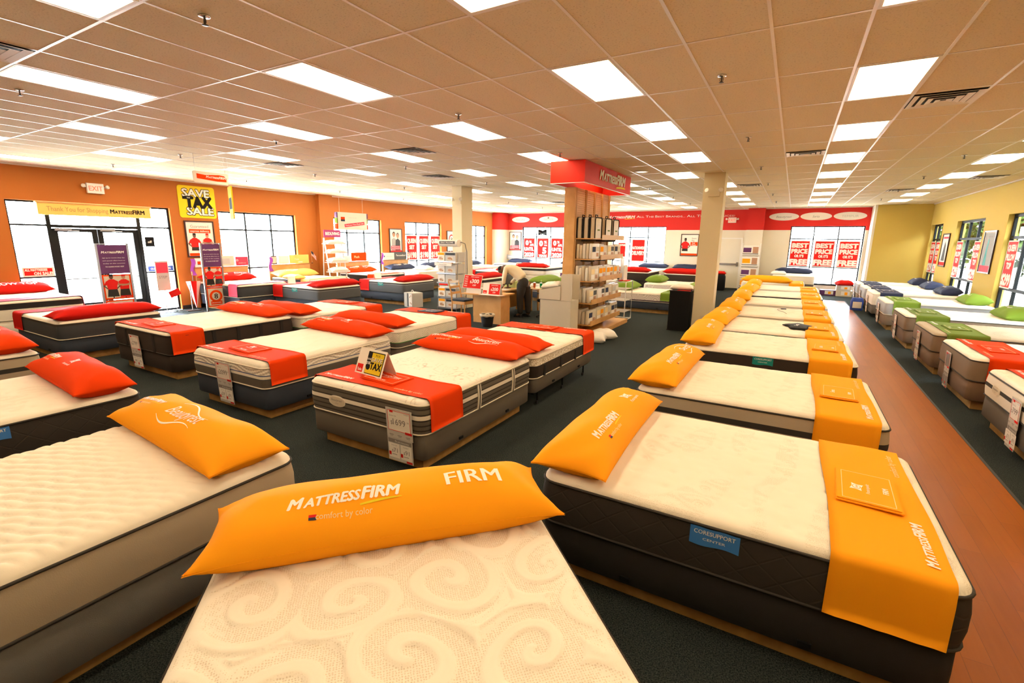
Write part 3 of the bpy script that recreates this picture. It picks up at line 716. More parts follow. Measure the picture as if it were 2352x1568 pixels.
    if tagtxt:
        txt, m, sub = tagtxt; s2 = 1 if label_side == 'R' else -1
        Q = T(s2*(W/2+.014), 0.0, zs-.02) @ RZ(90*s2) @ RX(90); mb = MB()
        n = 12; up = [(-.12+.24*i/n, .015+.002*math.sin(i), 0) for i in range(n+1)]; dn = [(-.12+.24*i/n, -.085-.006*math.sin(i*.55), 0) for i in range(n+1)]
        mb.add(up+dn+[(a, b_, -.003) for a, b_, _ in up+dn], [(i, n+1+i, n+2+i, i+1) for i in range(n)], m, Q)
        put_text(mb, Q, txt, .033, 'ink_white', 0, -.022, lift=.002, bold=.01, fit=.20); put_text(mb, Q, sub, .02, 'ink_white', 0, -.055, lift=.002, bold=0, fit=.11)
        o = mb.build('side_label', root); o['label'] = 'coloured cloth label on the long side'
    return root

def boxspring(M, label, z0, z1, m, W=1.5, L=2.0, clips=True):
    h = z1-z0; root = thing('box_spring', label, 'box spring', M @ T(0, 0, z0), 'box springs'); out = rrect(W, L, .06, 4); mb = MB()
    mb.loft([[(x*k, y*k, z) for x, y in out] for z, k in ((0, .99), (.012, 1), (h*.5, 1.002), (h-.012, 1), (h-.001, .985))], m, None, True, True, True)
    mb.build('cover', root)
    if clips:
        for s2 in (1, -1):
            for u in (-.45, .45):
                mb = MB(); mb.box(min(s2*W/2, s2*(W/2+.012)), max(s2*W/2, s2*(W/2+.012)), u-.03, u+.03, .03, .055, 'black'); mb.build('bracket', root)
    return root
def plinth(M, label, h=.12, W=1.52, L=2.03, inset=.10):
    a, b_ = W/2-inset, L/2-inset; mb = MB(); t = .022
    mb.box(-a, a, -b_, -b_+t, 0, h-.002, 'plinth_wood'); mb.box(-a, a, b_-t, b_, 0, h-.002, 'plinth_wood')
    mb.box(-a, -a+t, -b_+t, b_-t, 0, h-.002, 'plinth_wood'); mb.box(a-t, a, -b_+t, b_-t, 0, h-.002, 'plinth_wood'); mb.box(-t/2, t/2, -b_+t, b_-t, 0, h-.002, 'plinth_wood')
    return tag(mb.build('bed_plinth', M=M), label, 'bed base', 'wooden bed plinths')
def steel_base(M, label, h=.16, W=1.5, L=2.0):
    root = thing('castor_base', label, 'bed base', M); mb = MB()
    for s2 in (-1, 1): mb.box(min(s2*(W/2-.04), s2*(W/2-.08)), max(s2*(W/2-.04), s2*(W/2-.08)), -L/2+.05, L/2-.05, h-.03, h-.001, 'black')
    for u in (-.8, 0, .8): mb.box(-W/2+.08, W/2-.08, u-.02, u+.02, h-.03, h-.002, 'black')
    mb.build('rail', root)
    for s2 in (-1, 1):
        for u in (-.8, 0, .8):
            mb = MB(); x = s2*(W/2-.06); mb.tube([(x, u, h-.03), (x, u, .05)], .014, 'black'); mb.tube([(x-.012, u+.01, .027), (x+.012, u+.01, .027)], .026, 'black_plastic', n=12); mb.build('leg', root)
    return root

def runner(M, label, ztop, zlow, y0, y1, m, W=1.52, R=.045, logo=True, txt2=True, group=None, zl=None):
    g = .014; a = W/2+g; zt = ztop+g-.002; P = []
    zl = zlow if zl is None else zl
    nb = 5
    P += [(-a-.006, zlow+(zt-R-zlow)*i/nb) for i in range(nb)]
    P += [(-a+R-R*math.cos(t*PI/12), zt-R+R*math.sin(t*PI/12)) for t in range(0, 7)]
    P += [(-a+R+(2*a-2*R)*i/16, zt) for i in range(1, 16)]
    P += [(a-R+R*math.sin(t*PI/12), zt-R+R*math.cos(t*PI/12)) for t in range(0, 7)]
    P += [(a+.006, zt-R-(zt-R-zl)*(i+1)/nb) for i in range(nb)]
    ny = 9; rows = []; rg = np.random.RandomState(int(abs(M[0][3]*97+M[1][3]*13)) % 9999)
    ph = rg.rand(4)*6
    for k in range(ny+1):
        y = y0+(y1-y0)*k/ny; r_ = []
        for x, z in P:
            hang = max(0, (zt-R)-z)/max(.01, zt-R-zlow); w = .006*hang*math.sin(k*1.1+ph[0]+x)
            r_.append((x+math.copysign(abs(w)+.002*hang, x) if hang > 0 else x, y+.006*math.sin(x*5+ph[1])*(1 if k in (0, ny) else .6), z+.0025*math.sin(x*9+k*.8+ph[2])*(1-hang)))
        rows.append(r_)
    n = len(P); vs = [p for r_ in rows for p in r_]; off = len(vs); inner = []
    for r_ in rows:
        for x, y, z in r_: inner.append((x*(1-.003/a), y, z-.0025))
    fs = []
    for k in range(ny):
        for i in range(n-1):
            q = (k*n+i, (k+1)*n+i, (k+1)*n+i+1, k*n+i+1); fs.append(q[::-1]); fs.append(tuple(v+off for v in q))
    for i in range(n-1): fs.append((i, i+1, off+i+1, off+i)); e = ny*n; fs.append((e+i+1, e+i, off+e+i, off+e+i+1))
    for k in range(ny): fs.append((k*n, off+k*n, off+(k+1)*n, (k+1)*n)); e = n-1; fs.append((k*n+e, (k+1)*n+e, off+(k+1)*n+e, off+k*n+e))
    mb = MB(); mb.add(vs+inner, fs, m, None, True); root = mb.build('foot_runner', M=M); tag(root, label, 'bed runner', group or 'cloth runners across bed feet')
    if logo:
        mb = MB(); z = zt+.004; Q = T(0, 0, z)
        put_brand(mb, Q, .062, 'ink_white', -.48, y0+.05, swoosh=None, lift=0)
        if txt2: put_text(mb, Q, 'comfort by color', .05, 'ink_tan', .46, y0+.05, lift=0, bold=0)
        mb.build('printed_logo', root)
    return root
def sign_card(M, label, z, x, y, rot, m='redorange', W=.46, D=.30, kind='emblem', word='FIRM'):
    Q = M @ T(x, y, z) @ RZ(rot) @ RY(1.2); mb = MB(); mb.box(-W/2, W/2, -D/2, D/2, 0, .007, m); mb.box(-W/2+.012, W/2-.004, -D/2+.01, D/2-.004, .009, .014, m)
    q = Matrix.Identity(4); zt = .0145; w = .003
    for a, b_, c, d in ((-W/2+.03, W/2-.03, D/2-.032, D/2-.032+w), (-W/2+.03, W/2-.03, -D/2+.03, -D/2+.03+w), (-W/2+.03, -W/2+.03+w, -D/2+.03, D/2-.03), (W/2-.03-w, W/2-.03, -D/2+.03, D/2-.03)):
        mb.box(a, b_, c, d, zt-.001, zt+.0005, 'ink_tan')
    if kind == 'emblem': put_emblem(mb, q, .042, 'ink_white', m, -.02, .05, 0, None, 'Posturepedic', zt)
    elif kind == 'wave': put_wavelogo(mb, q, 'Beautyrest', .07, 'ink_white', 0, .02, lift=zt)
    else: put_text(mb, q, kind, .05, 'ink_white', 0, .03, lift=zt)
    put_text(mb, q, word, .04, 'ink_white', 0, -.10, lift=zt)
    return tag(mb.build('sign_card', M=Q), label, 'sign', 'cards lying on runners')
def price_tag(M, label, ztop, x, L=2.03, price='1699', a='71', b='91', tint='paper', two=True, W=.31):
    Q = M @ T(x, -L/2-.034, ztop) @ RX(90+2.5); mb = MB(); H1 = .29
    mb.box(-W/2, W/2, -H1, 0, -.002, .002, 'paper_grey'); mb.box(-W/2+.022, W/2-.02, -H1+.075, -.02, .002, .003, tint)
    for q in ((-W/2+.022, W/2-.02, -.024, -.02), (-W/2+.022, W/2-.02, -H1+.075, -H1+.079), (-W/2+.022, -W/2+.026, -H1+.075, -.02), (W/2-.024, W/2-.02, -H1+.075, -.02)): mb.box(*q, .003, .004, 'ink_red')
    mb.box(-W/2+.05, -W/2+.09, -.04, -.018, .004, .005, 'ink_red'); mb.box(W/2-.085, W/2-.005, -H1+.062, -H1+.085, .004, .005, 'ink_red')
    put_text(mb, Matrix.Identity(4), [('$', .62), (price, 1.0)], .085, 'ink_grey', -.01, -.155, lift=.0045, bold=.01); put_text(mb, Matrix.Identity(4), '99', .025, 'ink_grey', W/2-.045, -.12, lift=.0045, bold=0)
    put_text(mb, Matrix.Identity(4), 'Queen Set', .02, 'ink_grey', -W/2+.085, -.075, lift=.0045, bold=0); put_text(mb, Matrix.Identity(4), 'Compare', .016, 'ink_grey', W/2-.06, -.04, lift=.0045, bold=0)
    for k in (-.1, 0, .1): mb.box(k-.025, k+.025, -H1+.03, -H1+.036, .002, .003, 'ink_grey'); mb.box(k-.018, k+.018, -H1+.018, -H1+.022, .002, .003, 'ink_grey')
    o1 = mb.build('price_tag', M=Q); tag(o1, label, 'price tag', 'price tags hanging on bed feet')
    if two:
        y = -H1-.004; m2 = MB(); H2 = .225
        m2.box(-W/2, W/2-.012, y-H2, y, -.002, .002, 'paper_grey'); m2.box(-W/2+.008, W/2-.02, y-.045, y-.006, .002, .003, 'ink_grey')
        put_text(m2, Matrix.Identity(4), [('0', 1), ('% APR FINANCING', .6)], .03, 'ink_white', .02, y-.036, lift=.0035, bold=0)
        for cx, s in ((-.078, a), (.065, b)):
            m2.box(cx-.064, cx+.064, y-H2+.03, y-.052, .002, .003, tint); m2.box(cx-.066, cx-.04, y-H2+.05, y-H2+.085, .003, .004, 'ink_red')
            put_text(m2, Matrix.Identity(4), [('$', .6), (s, 1)], .062, 'ink_grey', cx+.005, y-.14, lift=.0035, bold=.01)
            m2.box(cx-.03, cx+.03, y-.165, y-.160, .003, .004, 'ink_grey')
            put_text(m2, Matrix.Identity(4), 'Queen Set' if cx < 0 else 'ELEMENT', .016, 'ink_grey', cx, y-.075, lift=.0035, bold=0)
        m2.box(W/2-.09, W/2-.02, y-H2+.006, y-H2+.024, .003, .004, 'ink_red')
        m2.build('payment_card', o1)
    return o1

def pillow(M, label, m, L=1.60, Wd=.46, H=.20, texts=(), group='logo bolster pillows', seed=1, cat='pillow', nx=44, ny=18, name='bolster_pillow', lean=0, seamcol=None):
    rg = np.random.RandomState(seed); ph = rg.rand(8)*6.28; Ht, Hb = H*.62, H*.38
    def hgt(a, b_):
        a = np.clip(a, -1, 1); b_ = np.clip(b_, -1, 1)
        e = (1-np.abs(a)**5)**.6*(1-b_**2)**.52
        wr = .007*np.sin(a*9+ph[0])*np.sin(b_*3+ph[1])+.012*np.sin(a*19+b_*5+ph[2])*sm(.6, .95, np.abs(a))*(1-b_**2)+.004*np.sin(a*4+b_*7+ph[3])
        return e, wr*np.minimum(1, e*2)
    ex = lambda b_: 1-.055*(1-b_**2)*1.0
    ey = lambda a: 1-.11*(1-a**2)*.6-.03*np.cos(a*2.2+ph[4])
    u = np.sin(np.linspace(-PI/2, PI/2, nx+1)); v = np.sin(np.linspace(-PI/2, PI/2, ny+1)); A, B = np.meshgrid(u, v)
    X = A*L/2*(1-.055*(1-B**2)*np.abs(A)); Y = B*Wd/2*ey(A); E_, Wr = hgt(A, B)
    drop = -.018*(np.abs(A)**6)     # tips sag a little
    zt = Hb+Ht*E_+Wr+drop; zb = Hb-Hb*np.minimum(1, E_*1.5)+drop*.6
    V = np.concatenate([np.stack([X, Y, zt], -1).reshape(-1, 3), np.stack([X, Y, zb], -1).reshape(-1, 3)]); N = (nx+1)*(ny+1)
    idx = np.arange(N).reshape(ny+1, nx+1); F = np.stack([idx[:-1, :-1], idx[:-1, 1:], idx[1:, 1:], idx[1:, :-1]], -1).reshape(-1, 4)
    fs = [tuple(int(i) for i in f) for f in F]+[tuple(int(i)+N for i in f[::-1]) for f in F]
    mb = MB(); mb.add([tuple(p) for p in V], fs, m, None, True)
    o = mb.build(name, M=M); bm = None
    import bmesh
    bm = bmesh.new(); bm.from_mesh(o.data); bmesh.ops.remove_doubles(bm, verts=bm.verts, dist=.0015); bm.to_mesh(o.data); bm.free()
    o.data.polygons.foreach_set('use_smooth', [True]*len(o.data.polygons))
    tag(o, label, cat, group)
    def warp(x, y):
        a, b_ = x/(L/2), y/(Wd/2)
        for _ in range(3):
            a = x/(L/2)/(1-.055*(1-b_**2)*abs(a)); b_ = y/(Wd/2)/float(ey(np.float64(a)))
        e, w = hgt(np.float64(a), np.float64(b_)); return float(Hb+Ht*e+w-.018*abs(a)**6)
    if texts:
        I = Matrix.Identity(4)
        for t in texts:
            mb = MB(); t(mb, I, warp, m); zz = {}
            # refine so the print follows the curved cloth
            p = mb.build('printed_logo', o); bm = bmesh.new(); bm.from_mesh(p.data)
            for v_ in bm.verts: v_.co.z -= warp(v_.co.x, v_.co.y)
            for _ in range(3):
                es = [e for e in bm.edges if e.calc_length() > .022]
                if es: bmesh.ops.subdivide_edges(bm, edges=es, cuts=1); bmesh.ops.triangulate(bm, faces=[f for f in bm.faces if len(f.verts) > 4])
            for v_ in bm.verts: v_.co.z += warp(v_.co.x, v_.co.y)+.0012
            bm.to_mesh(p.data); bm.free()
    mb = MB(); ring = [(float(X[0, i]), float(Y[0, i]), float(zt[0, i])) for i in range(0, nx+1, 2)]; mb.tube(ring, .0022, seamcol or m, n=4); mb.build('seam', o)
    return o
def tx_brand(x, y=-.10, s=.105, sub=True): return lambda mb, I, w, m: put_brand(mb, I, s*.72, 'ink_white', x, y, 0, w, sub, fit=s*4.3)
def tx_word(t, x, y=-.10, s=.12, bold=.03): return lambda mb, I, w, m: put_text(mb, I, t, s, 'ink_white', x, y, 0, w, bold=bold)
def tx_wave(t, x, y=-.10, s=.11, fit=.40): return lambda mb, I, w, m: put_wavelogo(mb, I, t, s, 'ink_white', x, y, 0, w, fit=fit)
def tx_emblem(x, y=-.03, s=.055, word='Posturepedic'): return lambda mb, I, w, m: put_emblem(mb, I, s, 'ink_white', m, x, y, 0, w, word)

# ---- styles: bands from the seam downwards (fraction, material)
ST = {
 'core': dict(bands=[(1, 'charcoal_quilt')], pip='pip_dark', box='black_box', tagtxt=('CORESUPPORT', 'label_blue', 'CENTER')),
 'core_teal': dict(bands=[(1, 'brown_dark')], pip='pip_cream', box='black_box', tagtxt=('CORESUPPORT', 'teal', 'CENTER')),
 'tan_stripe': dict(bands=[(.42, 'tan_border'), (.2, 'charcoal'), (.38, 'tan_border')], pip='pip_dark', box='taupe'),
 'plain_cream': dict(bands=[(1, 'ivory_border')], pip='pip_cream', box='taupe'),
 'dark': dict(bands=[(1, 'brown_dark')], pip='pip_dark', box='black_box'),
 'stripes': dict(bands=[(.10, 'taupe'), (.05, 'charcoal'), (.13, 'taupe'), (.05, 'charcoal'), (.14, 'ivory_border'), (.05, 'charcoal'), (.12, 'taupe'), (.05, 'charcoal'), (.12, 'taupe'), (.05, 'charcoal'), (.14, 'taupe')], pip='pip_cream', box='taupe', top='top_vine', pat=pat_vine, badge=True, handles=(-.15, .55)),
 'wave': dict(bands=[(.32, 'wave_knit'), (.05, 'pip_blue'), (.13, 'ivory_border'), (.04, 'grey_slate'), (.46, 'taupe')], pip='pip_cream', box='navy_grey', top='top_wave', pat=pat_wave),
 'seamed': dict(bands=[(1, 'brown_dark')], pip='pip_dark', box='brown_dark', seams=5),
 'chevron': dict(bands=[(.62, 'chevron_knit'), (.04, 'pip_green'), (.34, 'taupe')], pip='pip_cream', box='taupe'),
 'pebble': dict(bands=[(.36, 'pebble_knit'), (.04, 'black_box'), (.6, 'brown_dark')], pip='pip_cream', box='taupe', seams=4, seamtop=.6),
 'white_side': dict(bands=[(1, 'ivory_border')], pip='pip_cream', box='taupe'),
 'euro': dict(bands=[(1, 'tan_border')], pip='pip_dark', box='grey_mesh', top='top_plain', pat=pat_channels),
 'scroll': dict(bands=[(1, 'brown_dark')], pip='brown_dark', box='black_box', top='top_scroll', pat=pat_scroll),
 'slate': dict(bands=[(.12, 'charcoal'), (.03, 'grey_light'), (.85, 'grey_slate')], pip='pip_dark', box='navy_grey', tagtxt=('ComfortFlex', 'teal', 'ZONE')),
 'brown': dict(bands=[(1, 'brown_mid')], pip='charcoal', box='brown_warm'),
 'brown_lump': dict(bands=[(1, 'brown_mid')], pip='charcoal', box='brown_warm', top='top_tan', pat=pat_lump),
 'white_stripe': dict(bands=[(.38, 'ivory_border'), (.16, 'charcoal'), (.46, 'ivory_border')], pip='pip_dark', box='taupe', badge=True),
 'foam': dict(bands=[(.78, 'swirl_knit'), (.22, 'plum')], pip='pip_cream', box='navy_grey', R=.06),
 'silver': dict(bands=[(1, 'grey_light')], pip='pip_cream', box='brown_mid'),
 'bw': dict(bands=[(.35, 'black_box'), (.65, 'ivory_border')], pip='pip_cream', box='ivory_border'),
 'dark_trim': dict(bands=[(.15, 'charcoal'), (.85, 'grey_dark')], pip='pip_cream', box='navy_grey'),
}
def bed(w, cx, cy, rot, style, desc, zt=.70, zm=.385, zb=.13, res=.03, W=1.52, L=2.03, base='plinth', **kw):
    M = T(cx, cy, 0) @ RZ(rot); s = dict(ST[style]); box = s.pop('box'); s.update(kw)
    mattress(M, desc+', '+w, zt, zm, s.pop('bands'), W=W, L=L, res=res, **s)
    bn = {'black_box': 'black', 'taupe': 'taupe', 'navy_grey': 'dark blue-grey', 'grey_mesh': 'grey mesh', 'brown_dark': 'dark brown', 'brown_warm': 'warm brown', 'ivory_border': 'ivory', 'brown_mid': 'tan-brown'}.get(box, 'grey')
    boxspring(M, '%s fabric box spring under the %s' % (bn, w), zb, zm-.001, box, W-.02, L-.03)
    if base == 'plinth': plinth(M, 'low wooden plinth under the '+w, zb, W, L)
    elif base == 'steel': steel_base(M, 'black steel frame on castors under the '+w, zb)
    elif base == 'legs': steel_base(M, 'black steel frame under the '+w, zb)
    return M
cn = {'orange': 'orange', 'redorange': 'red-orange', 'red': 'red', 'green': 'lime green', 'green_olive': 'olive green', 'navy': 'navy', 'yellow_pale': 'pale yellow'}
def dress(M, w, zt, col, zlow=.40, p=True, r=True, card='FIRM', texts=None, pd=.20, ry=(-.985, -.53), W=1.52, L=2.03, prot=0, seed=1, H=.20, cardkind='emblem', pz=0, ccol=None, cx=0, PW=.46, PL=1.60, rx=None, pcol=None):
    if p:
        t = texts if texts is not None else [tx_brand(-.38, s=.085), tx_emblem(.12)]
        pillow(M @ T(0, L/2-pd, zt-.004+pz) @ RZ(prot), '%s bolster pillow at the head of the %s' % (cn[pcol or col], w), pcol or col, L=PL, Wd=PW, H=H, texts=t, seed=seed)
    if r:
        runner(M, '%s foot runner on the %s' % (cn[col], w), zt, zlow, ry[0], ry[1], col, W=W)
        if card: sign_card(M, '%s sign card on the %s' % (cn[ccol or col] if (ccol or col) in cn else 'dark', w), zt+.017, cx, (ry[0]+ry[1])/2+.02, -3, ccol or col, kind=cardkind, word=card)

# ---- row beside the wood aisle (heads to the left, feet to the aisle)
AX = -.185
rows = [('nearest bed of the aisle row', 3.21, 'core', 'cream knit mattress with charcoal border', .70, .012, [tx_brand(-.30), tx_emblem(.33)], 'FIRM', 'emblem'),
 ('second bed of the aisle row', 5.31, 'tan_stripe', 'cream mattress with tan and black striped border', .70, .02, [tx_brand(-.25), tx_wave('Serta', .35)], 'FIRM', 'Serta'),
 ('third bed of the aisle row', 7.62, 'core_teal', 'cream mattress with dark brown border', .70, .025, [tx_brand(-.2, s=.09), tx_word('SUPPORT', .38, s=.07)], 'EXTRA', 'SERTA'),
 ('fourth bed of the aisle row', 9.55, 'core_teal', 'cream mattress with brown border and black throw', .68, .03, [tx_brand(-.25, s=.09), tx_word('FIRM', .3, s=.07)], 'FIRM', 'SERTA'),
 ('fifth bed of the aisle row', 11.55, 'white_side', 'all-cream mattress with a remote on it', .68, .035, [tx_brand(-.2, s=.09), tx_word('FIRM', .3, s=.07)], 'FIRM', 'MEDIUM'),
 ('sixth bed of the aisle row', 13.75, 'plain_cream', 'cream mattress with faint scroll quilting', .68, .04, [tx_brand(0, s=.09)], 'FIRM', 'SOFT'),
 ('seventh bed of the aisle row', 15.95, 'dark', 'cream mattress with black border', .68, .04, [tx_brand(0, s=.09)], 'FIRM', 'SOFT'),
 ('eighth bed of the aisle row', 18.2, 'plain_cream', 'ivory mattress near the window end', .68, .04, [tx_brand(0, s=.09)], 'FIRM', 'SOFT')]
for i, (w, cy, st, desc, zt, res, tx, word, ck) in enumerate(rows):
    M = bed(w, AX, cy, 90, st, desc, zt=zt, res=res, label_side='L')
    dress(M, w, zt, 'orange', card=word, texts=tx, cardkind=ck, seed=i+3, pd=.17, H=.23, prot=(1.5, -1, 2, -2, 1, 2, -3, 1)[i], ry=(-.95, -.5))
w = 'ninth bed of the aisle row'; M = bed(w, -.55, 20.6, 90, 'plain_cream', 'white mattress', zt=.70, W=1.5)
dress(M, w, .70, 'orange', card='', p=False)
pillow(T(-.75, 20.1, .70) @ RZ(-8), 'plain orange bolster lying lengthwise on the '+w, 'orange', L=1.7, H=.24, seed=40)
# black throw on bed four, hand remote on bed five
mb = MB(); rg = np.random.RandomState(2); n = 22
ring = [(.20*(1+.22*math.sin(3*a)+.12*math.sin(7*a))*math.cos(a), .33*(1+.15*math.sin(5*a))*math.sin(a)) for a in [2*PI*i/n for i in range(n)]]
mb.loft([[(x*k, y*k, z) for x, y in ring] for k, z in ((1, 0), (1.01, .012), (.8, .03), (.45, .022), (.15, .035))], 'black', None, True, True, True)
o = mb.build('folded_throw', M=T(.22, 9.55, .686)); tag(o, 'black cloth with small white print beside an orange runner', 'throw')
mb = MB(); put_text(mb, T(0, 0, .033), 'Serta', .09, 'ink_white', 0, 0, 80, shear=.3, lift=.004); mb.build('printed_logo', o)
mb = MB(); mb.box(-.05, .05, -.025, .025, 0, .018, 'black_plastic'); mb.box(-.03, .03, -.012, .012, .018, .02, 'ink_grey'); r_ = mb.build('remote_control', M=T(-.05, 12.0, .69) @ RZ(20)); tag(r_, 'small black remote on the all-cream aisle bed', 'remote control')
mb = MB(); mb.tube([(-.05, 0, .008), (-.16, -.1, .006), (-.2, -.3, .006), (-.17, -.5, .006), (-.2, -.75, .008)], .004, 'steel_dark', n=5); mb.build('cord', r_)

# ---- centre group, front half (feet to the camera)
w = 'striped bed with the sale tent'; M = bed(w, -3.41, 4.06, 0, 'stripes', 'cream vine-embroidered mattress with grey striped border', zt=.70, zm=.375, res=.012); C1 = M
dress(M, w, .70, 'redorange', zlow=.40, card='PILLOW', texts=[tx_brand(-.33), tx_wave('Beautyrest', .28)], seed=21, ry=(-.93, -.45), cardkind='wave')
price_tag(M, 'white $1699 price tag hanging on the striped bed', .60, .50, price='1699')
w = 'bed with the $2099 tag'; M = bed(w, -5.79, 4.12, 0, 'wave', 'cream wave-knit mattress with blue and grey border', zt=.70, res=.02, R=.07)
dress(M, w, .70, 'redorange', zlow=.43, card='PILLOW', seed=22, ry=(-.95, -.47), prot=-2)
price_tag(M, 'white $2099 price tag hanging on the wave-knit bed', .62, -.02, price='2099', a='59', b='91')
w = 'dark-sided bed with the $2799 tag'; M = bed(w, -8.52, 4.36, 0, 'seamed', 'wide cream mattress with dark brown seamed border', zt=.72, res=.03, W=1.74)
dress(M, w, .72, 'redorange', zlow=.40, card='SOFT', texts=[tx_brand(-.36), tx_emblem(.3, word='STEARNS & FOSTER')], seed=23, W=1.74, PL=1.7)
price_tag(M, 'white $2799 price tag hanging on the dark-sided bed', .60, -.12, price='2799', a='99', b='79')
# back half (heads against the front ones)
w = 'castored bed behind the striped one'; M = bed(w, -3.38, 6.14, 180, 'pebble', 'cream mattress with pebble-knit and dark seamed side', zt=.70, base='steel', zb=.2)
dress(M, w, .70, 'redorange', card='PLUSH', texts=[], seed=24, pd=.25, cardkind='PILLOW TOP')
w = 'chevron-sided bed behind the wave-knit one'; M = bed(w, -6.02, 6.5, 180, 'chevron', 'cream chevron-knit mattress with green piping', zt=.70, R=.06)
dress(M, w, .70, 'redorange', card='HYBRID', texts=[], seed=25, pd=.2, ccol='navy', cardkind='TEMPUR')
w = 'bed behind the dark-sided one'; M = bed(w, -8.35, 6.5, 180, 'chevron', 'white mattress with faint chevron side', zt=.70)
dress(M, w, .70, 'redorange', card='SOFT', texts=[], seed=26, pd=.2)

# ---- left front group (heads away from the camera)
w = 'thick tan-sided bed at left front'; M = bed(w, -3.43, .80, 0, 'euro', 'cream channel-quilted mattress with tan border', zt=.72, zm=.40, zb=.11, res=.011, R=.05)
dress(M, w, .72, 'orange', r=False, texts=[tx_brand(-.42, -.06, s=.075), tx_wave('Beautyrest', .10, -.09, s=.13, fit=.44)], seed=31, pd=.26, prot=-4, H=.24)
w = 'blue-tagged bed at the left edge'; M = bed(w, -5.86, .94, 0, 'core', 'cream knit mattress with dark quilted side', zt=.70, res=.02)
dress(M, w, .70, 'redorange', r=False, seed=32, pd=.20, prot=-5, H=.24)
w = 'bed cut off by the left edge'; M = bed(w, -8.62, 1.02, 0, 'tan_stripe', 'cream mattress with tan side', zt=.70)
dress(M, w, .70, 'redorange', r=False, texts=[tx_brand(-.36), tx_wave('Serta', .3)], seed=33, pd=.2, prot=-3, H=.24)
# ---- foreground bed, turned 46 degrees
w = 'foreground bed at the bottom'; M = bed(w, -.98, .98, 46, 'scroll', 'cream scroll-quilted mattress with dark edge', zt=.70, res=.008)
dress(M, w, .70, 'orange', r=False, texts=[tx_brand(-.20, -.115, .115), tx_word('FIRM', .40, -.105, .14, .02)], seed=34, pd=.19, prot=1, H=.26, PW=.5, PL=1.64)

# ---- grey bed by the entrance mat and grey beds behind (heads to the right)
w = 'grey bed before the entrance'; M = bed(w, -11.28, 3.68, -90, 'dark_trim', 'white quilted mattress with grey-brown border', zt=.70)
dress(M, w, .70, 'red', texts=[], card='', seed=41, pd=.22, L=2.03)
for i, (w, cx, cy, tx) in enumerate((('first teal-labelled grey bed', -12.15, 9.42, 1), ('second teal-labelled grey bed', -11.6, 12.2, 1), ('silver-striped grey bed behind the box', -10.6, 15.2, 0), ('far grey bed before the corner window', -12.15, 19.28, 0))):
    M = bed(w, cx, cy, -90, 'slate' if i < 2 else 'bw' if i == 2 else 'dark_trim', 'white topped mattress with slate grey border' if i < 2 else 'white mattress with %s side' % ('black and ivory' if i == 2 else 'dark grey'), zt=.74 if i < 2 else .72)
    dress(M, w, .74 if i < 2 else .72, 'red', texts=[], card='', seed=42+i, pd=.24)

# ---- beds with their heads on the orange wall
def headboard(M, label, W=1.6, H=1.16):
    root = thing('headboard', label, 'headboard', M, 'headboards along the orange wall'); mb = MB(); mb.box(-W/2, W/2, 0, .05, .45, H, 'maple'); mb.build('panel', root)
    mb = MB(); mb.box(-W/2-.01, W/2+.01, -.02, .07, H, H+.03, 'maple_dark'); mb.build('top_rail', root)
    for s2 in (-1, 1): mb = MB(); mb.box(s2*W/2-.035, s2*W/2+.035, -.005, .055, 0, .449, 'maple'); mb.build('leg', root)
    return root
wl = [('bed left of the entrance', 3.5, 'bw', 'thick white and black striped mattress', 'red', .80, [tx_word('PILLOW TOP', .1, -.12, .15, .03)], 'bolster'),
 ('first bed beyond the entrance', 8.42, 'dark_trim', 'white mattress with black side', 'red', .78, [tx_brand(-.3), tx_wave('Beautyrest', .32)], ''),
 ('second bed beyond the entrance', 10.75, 'dark', 'cream mattress with dark trim', 'yellow_pale', .78, [tx_brand(-.2)], ''),
 ('bed under the hanging sign', 13.6, 'dark', 'white mattress with dark brown side', 'redorange', .78, [tx_brand(-.3), tx_wave('Serta', .3)], ''),
 ('bed with the Personalized board', 16.0, 'plain_cream', 'white mattress with ivory side', 'navy', .78, [tx_brand(-.3, sub=False), tx_word('TEMPUR', .25, s=.1)], ''),
 ('navy pillow bed beneath the window signs', 18.3, 'plain_cream', 'white mattress', 'navy', .78, [], ''),
 ('corner bed on the orange wall', 21.4, 'plain_cream', 'white mattress', 'navy', .78, [], '')]
for i, (w, cy, st, desc, col, zt, tx, _) in enumerate(wl):
    cx = -14.22; M = bed(w, cx, cy, 90, st, desc, zt=zt, zm=.42)
    rc = 'navy' if col == 'navy' else 'red' if col == 'yellow_pale' else col
    pillow(M @ T(0, .76, zt+.025) @ RX(11), '%s bolster pillow on the %s' % (cn[col], w), col, L=1.62, texts=tx, seed=60+i, H=.22)
    if i in (0, 1, 2, 3): runner(M, '%s runner folded across the %s' % ('red' if i != 2 else 'pale orange', w), zt, .45, -.97, -.55, 'ink_pink' if i < 2 else ('yellow_pale' if i == 2 else 'redorange'), logo=False)
    if 0 < i < 5: headboard(T(XL+.02, cy, 0) @ RZ(90) @ T(0, -.05, 0), 'maple headboard behind the '+w, H=1.16)
def board(M, label, W, H, m, draw=None, name='sign_board', cat='sign', t=.012, group=None):
    mb = MB(); mb.box(-W/2, W/2, -t, 0, 0, H, m); Q = T(0, -t-.001, 0) @ RX(90)
    if draw: draw(mb, Q)
    return tag(mb.build(name, M=M), label, cat, group)
def wallm(y, z, x=XL+.10): return T(x, y, z) @ RZ(90)      # board facing +X, text reads toward +Y
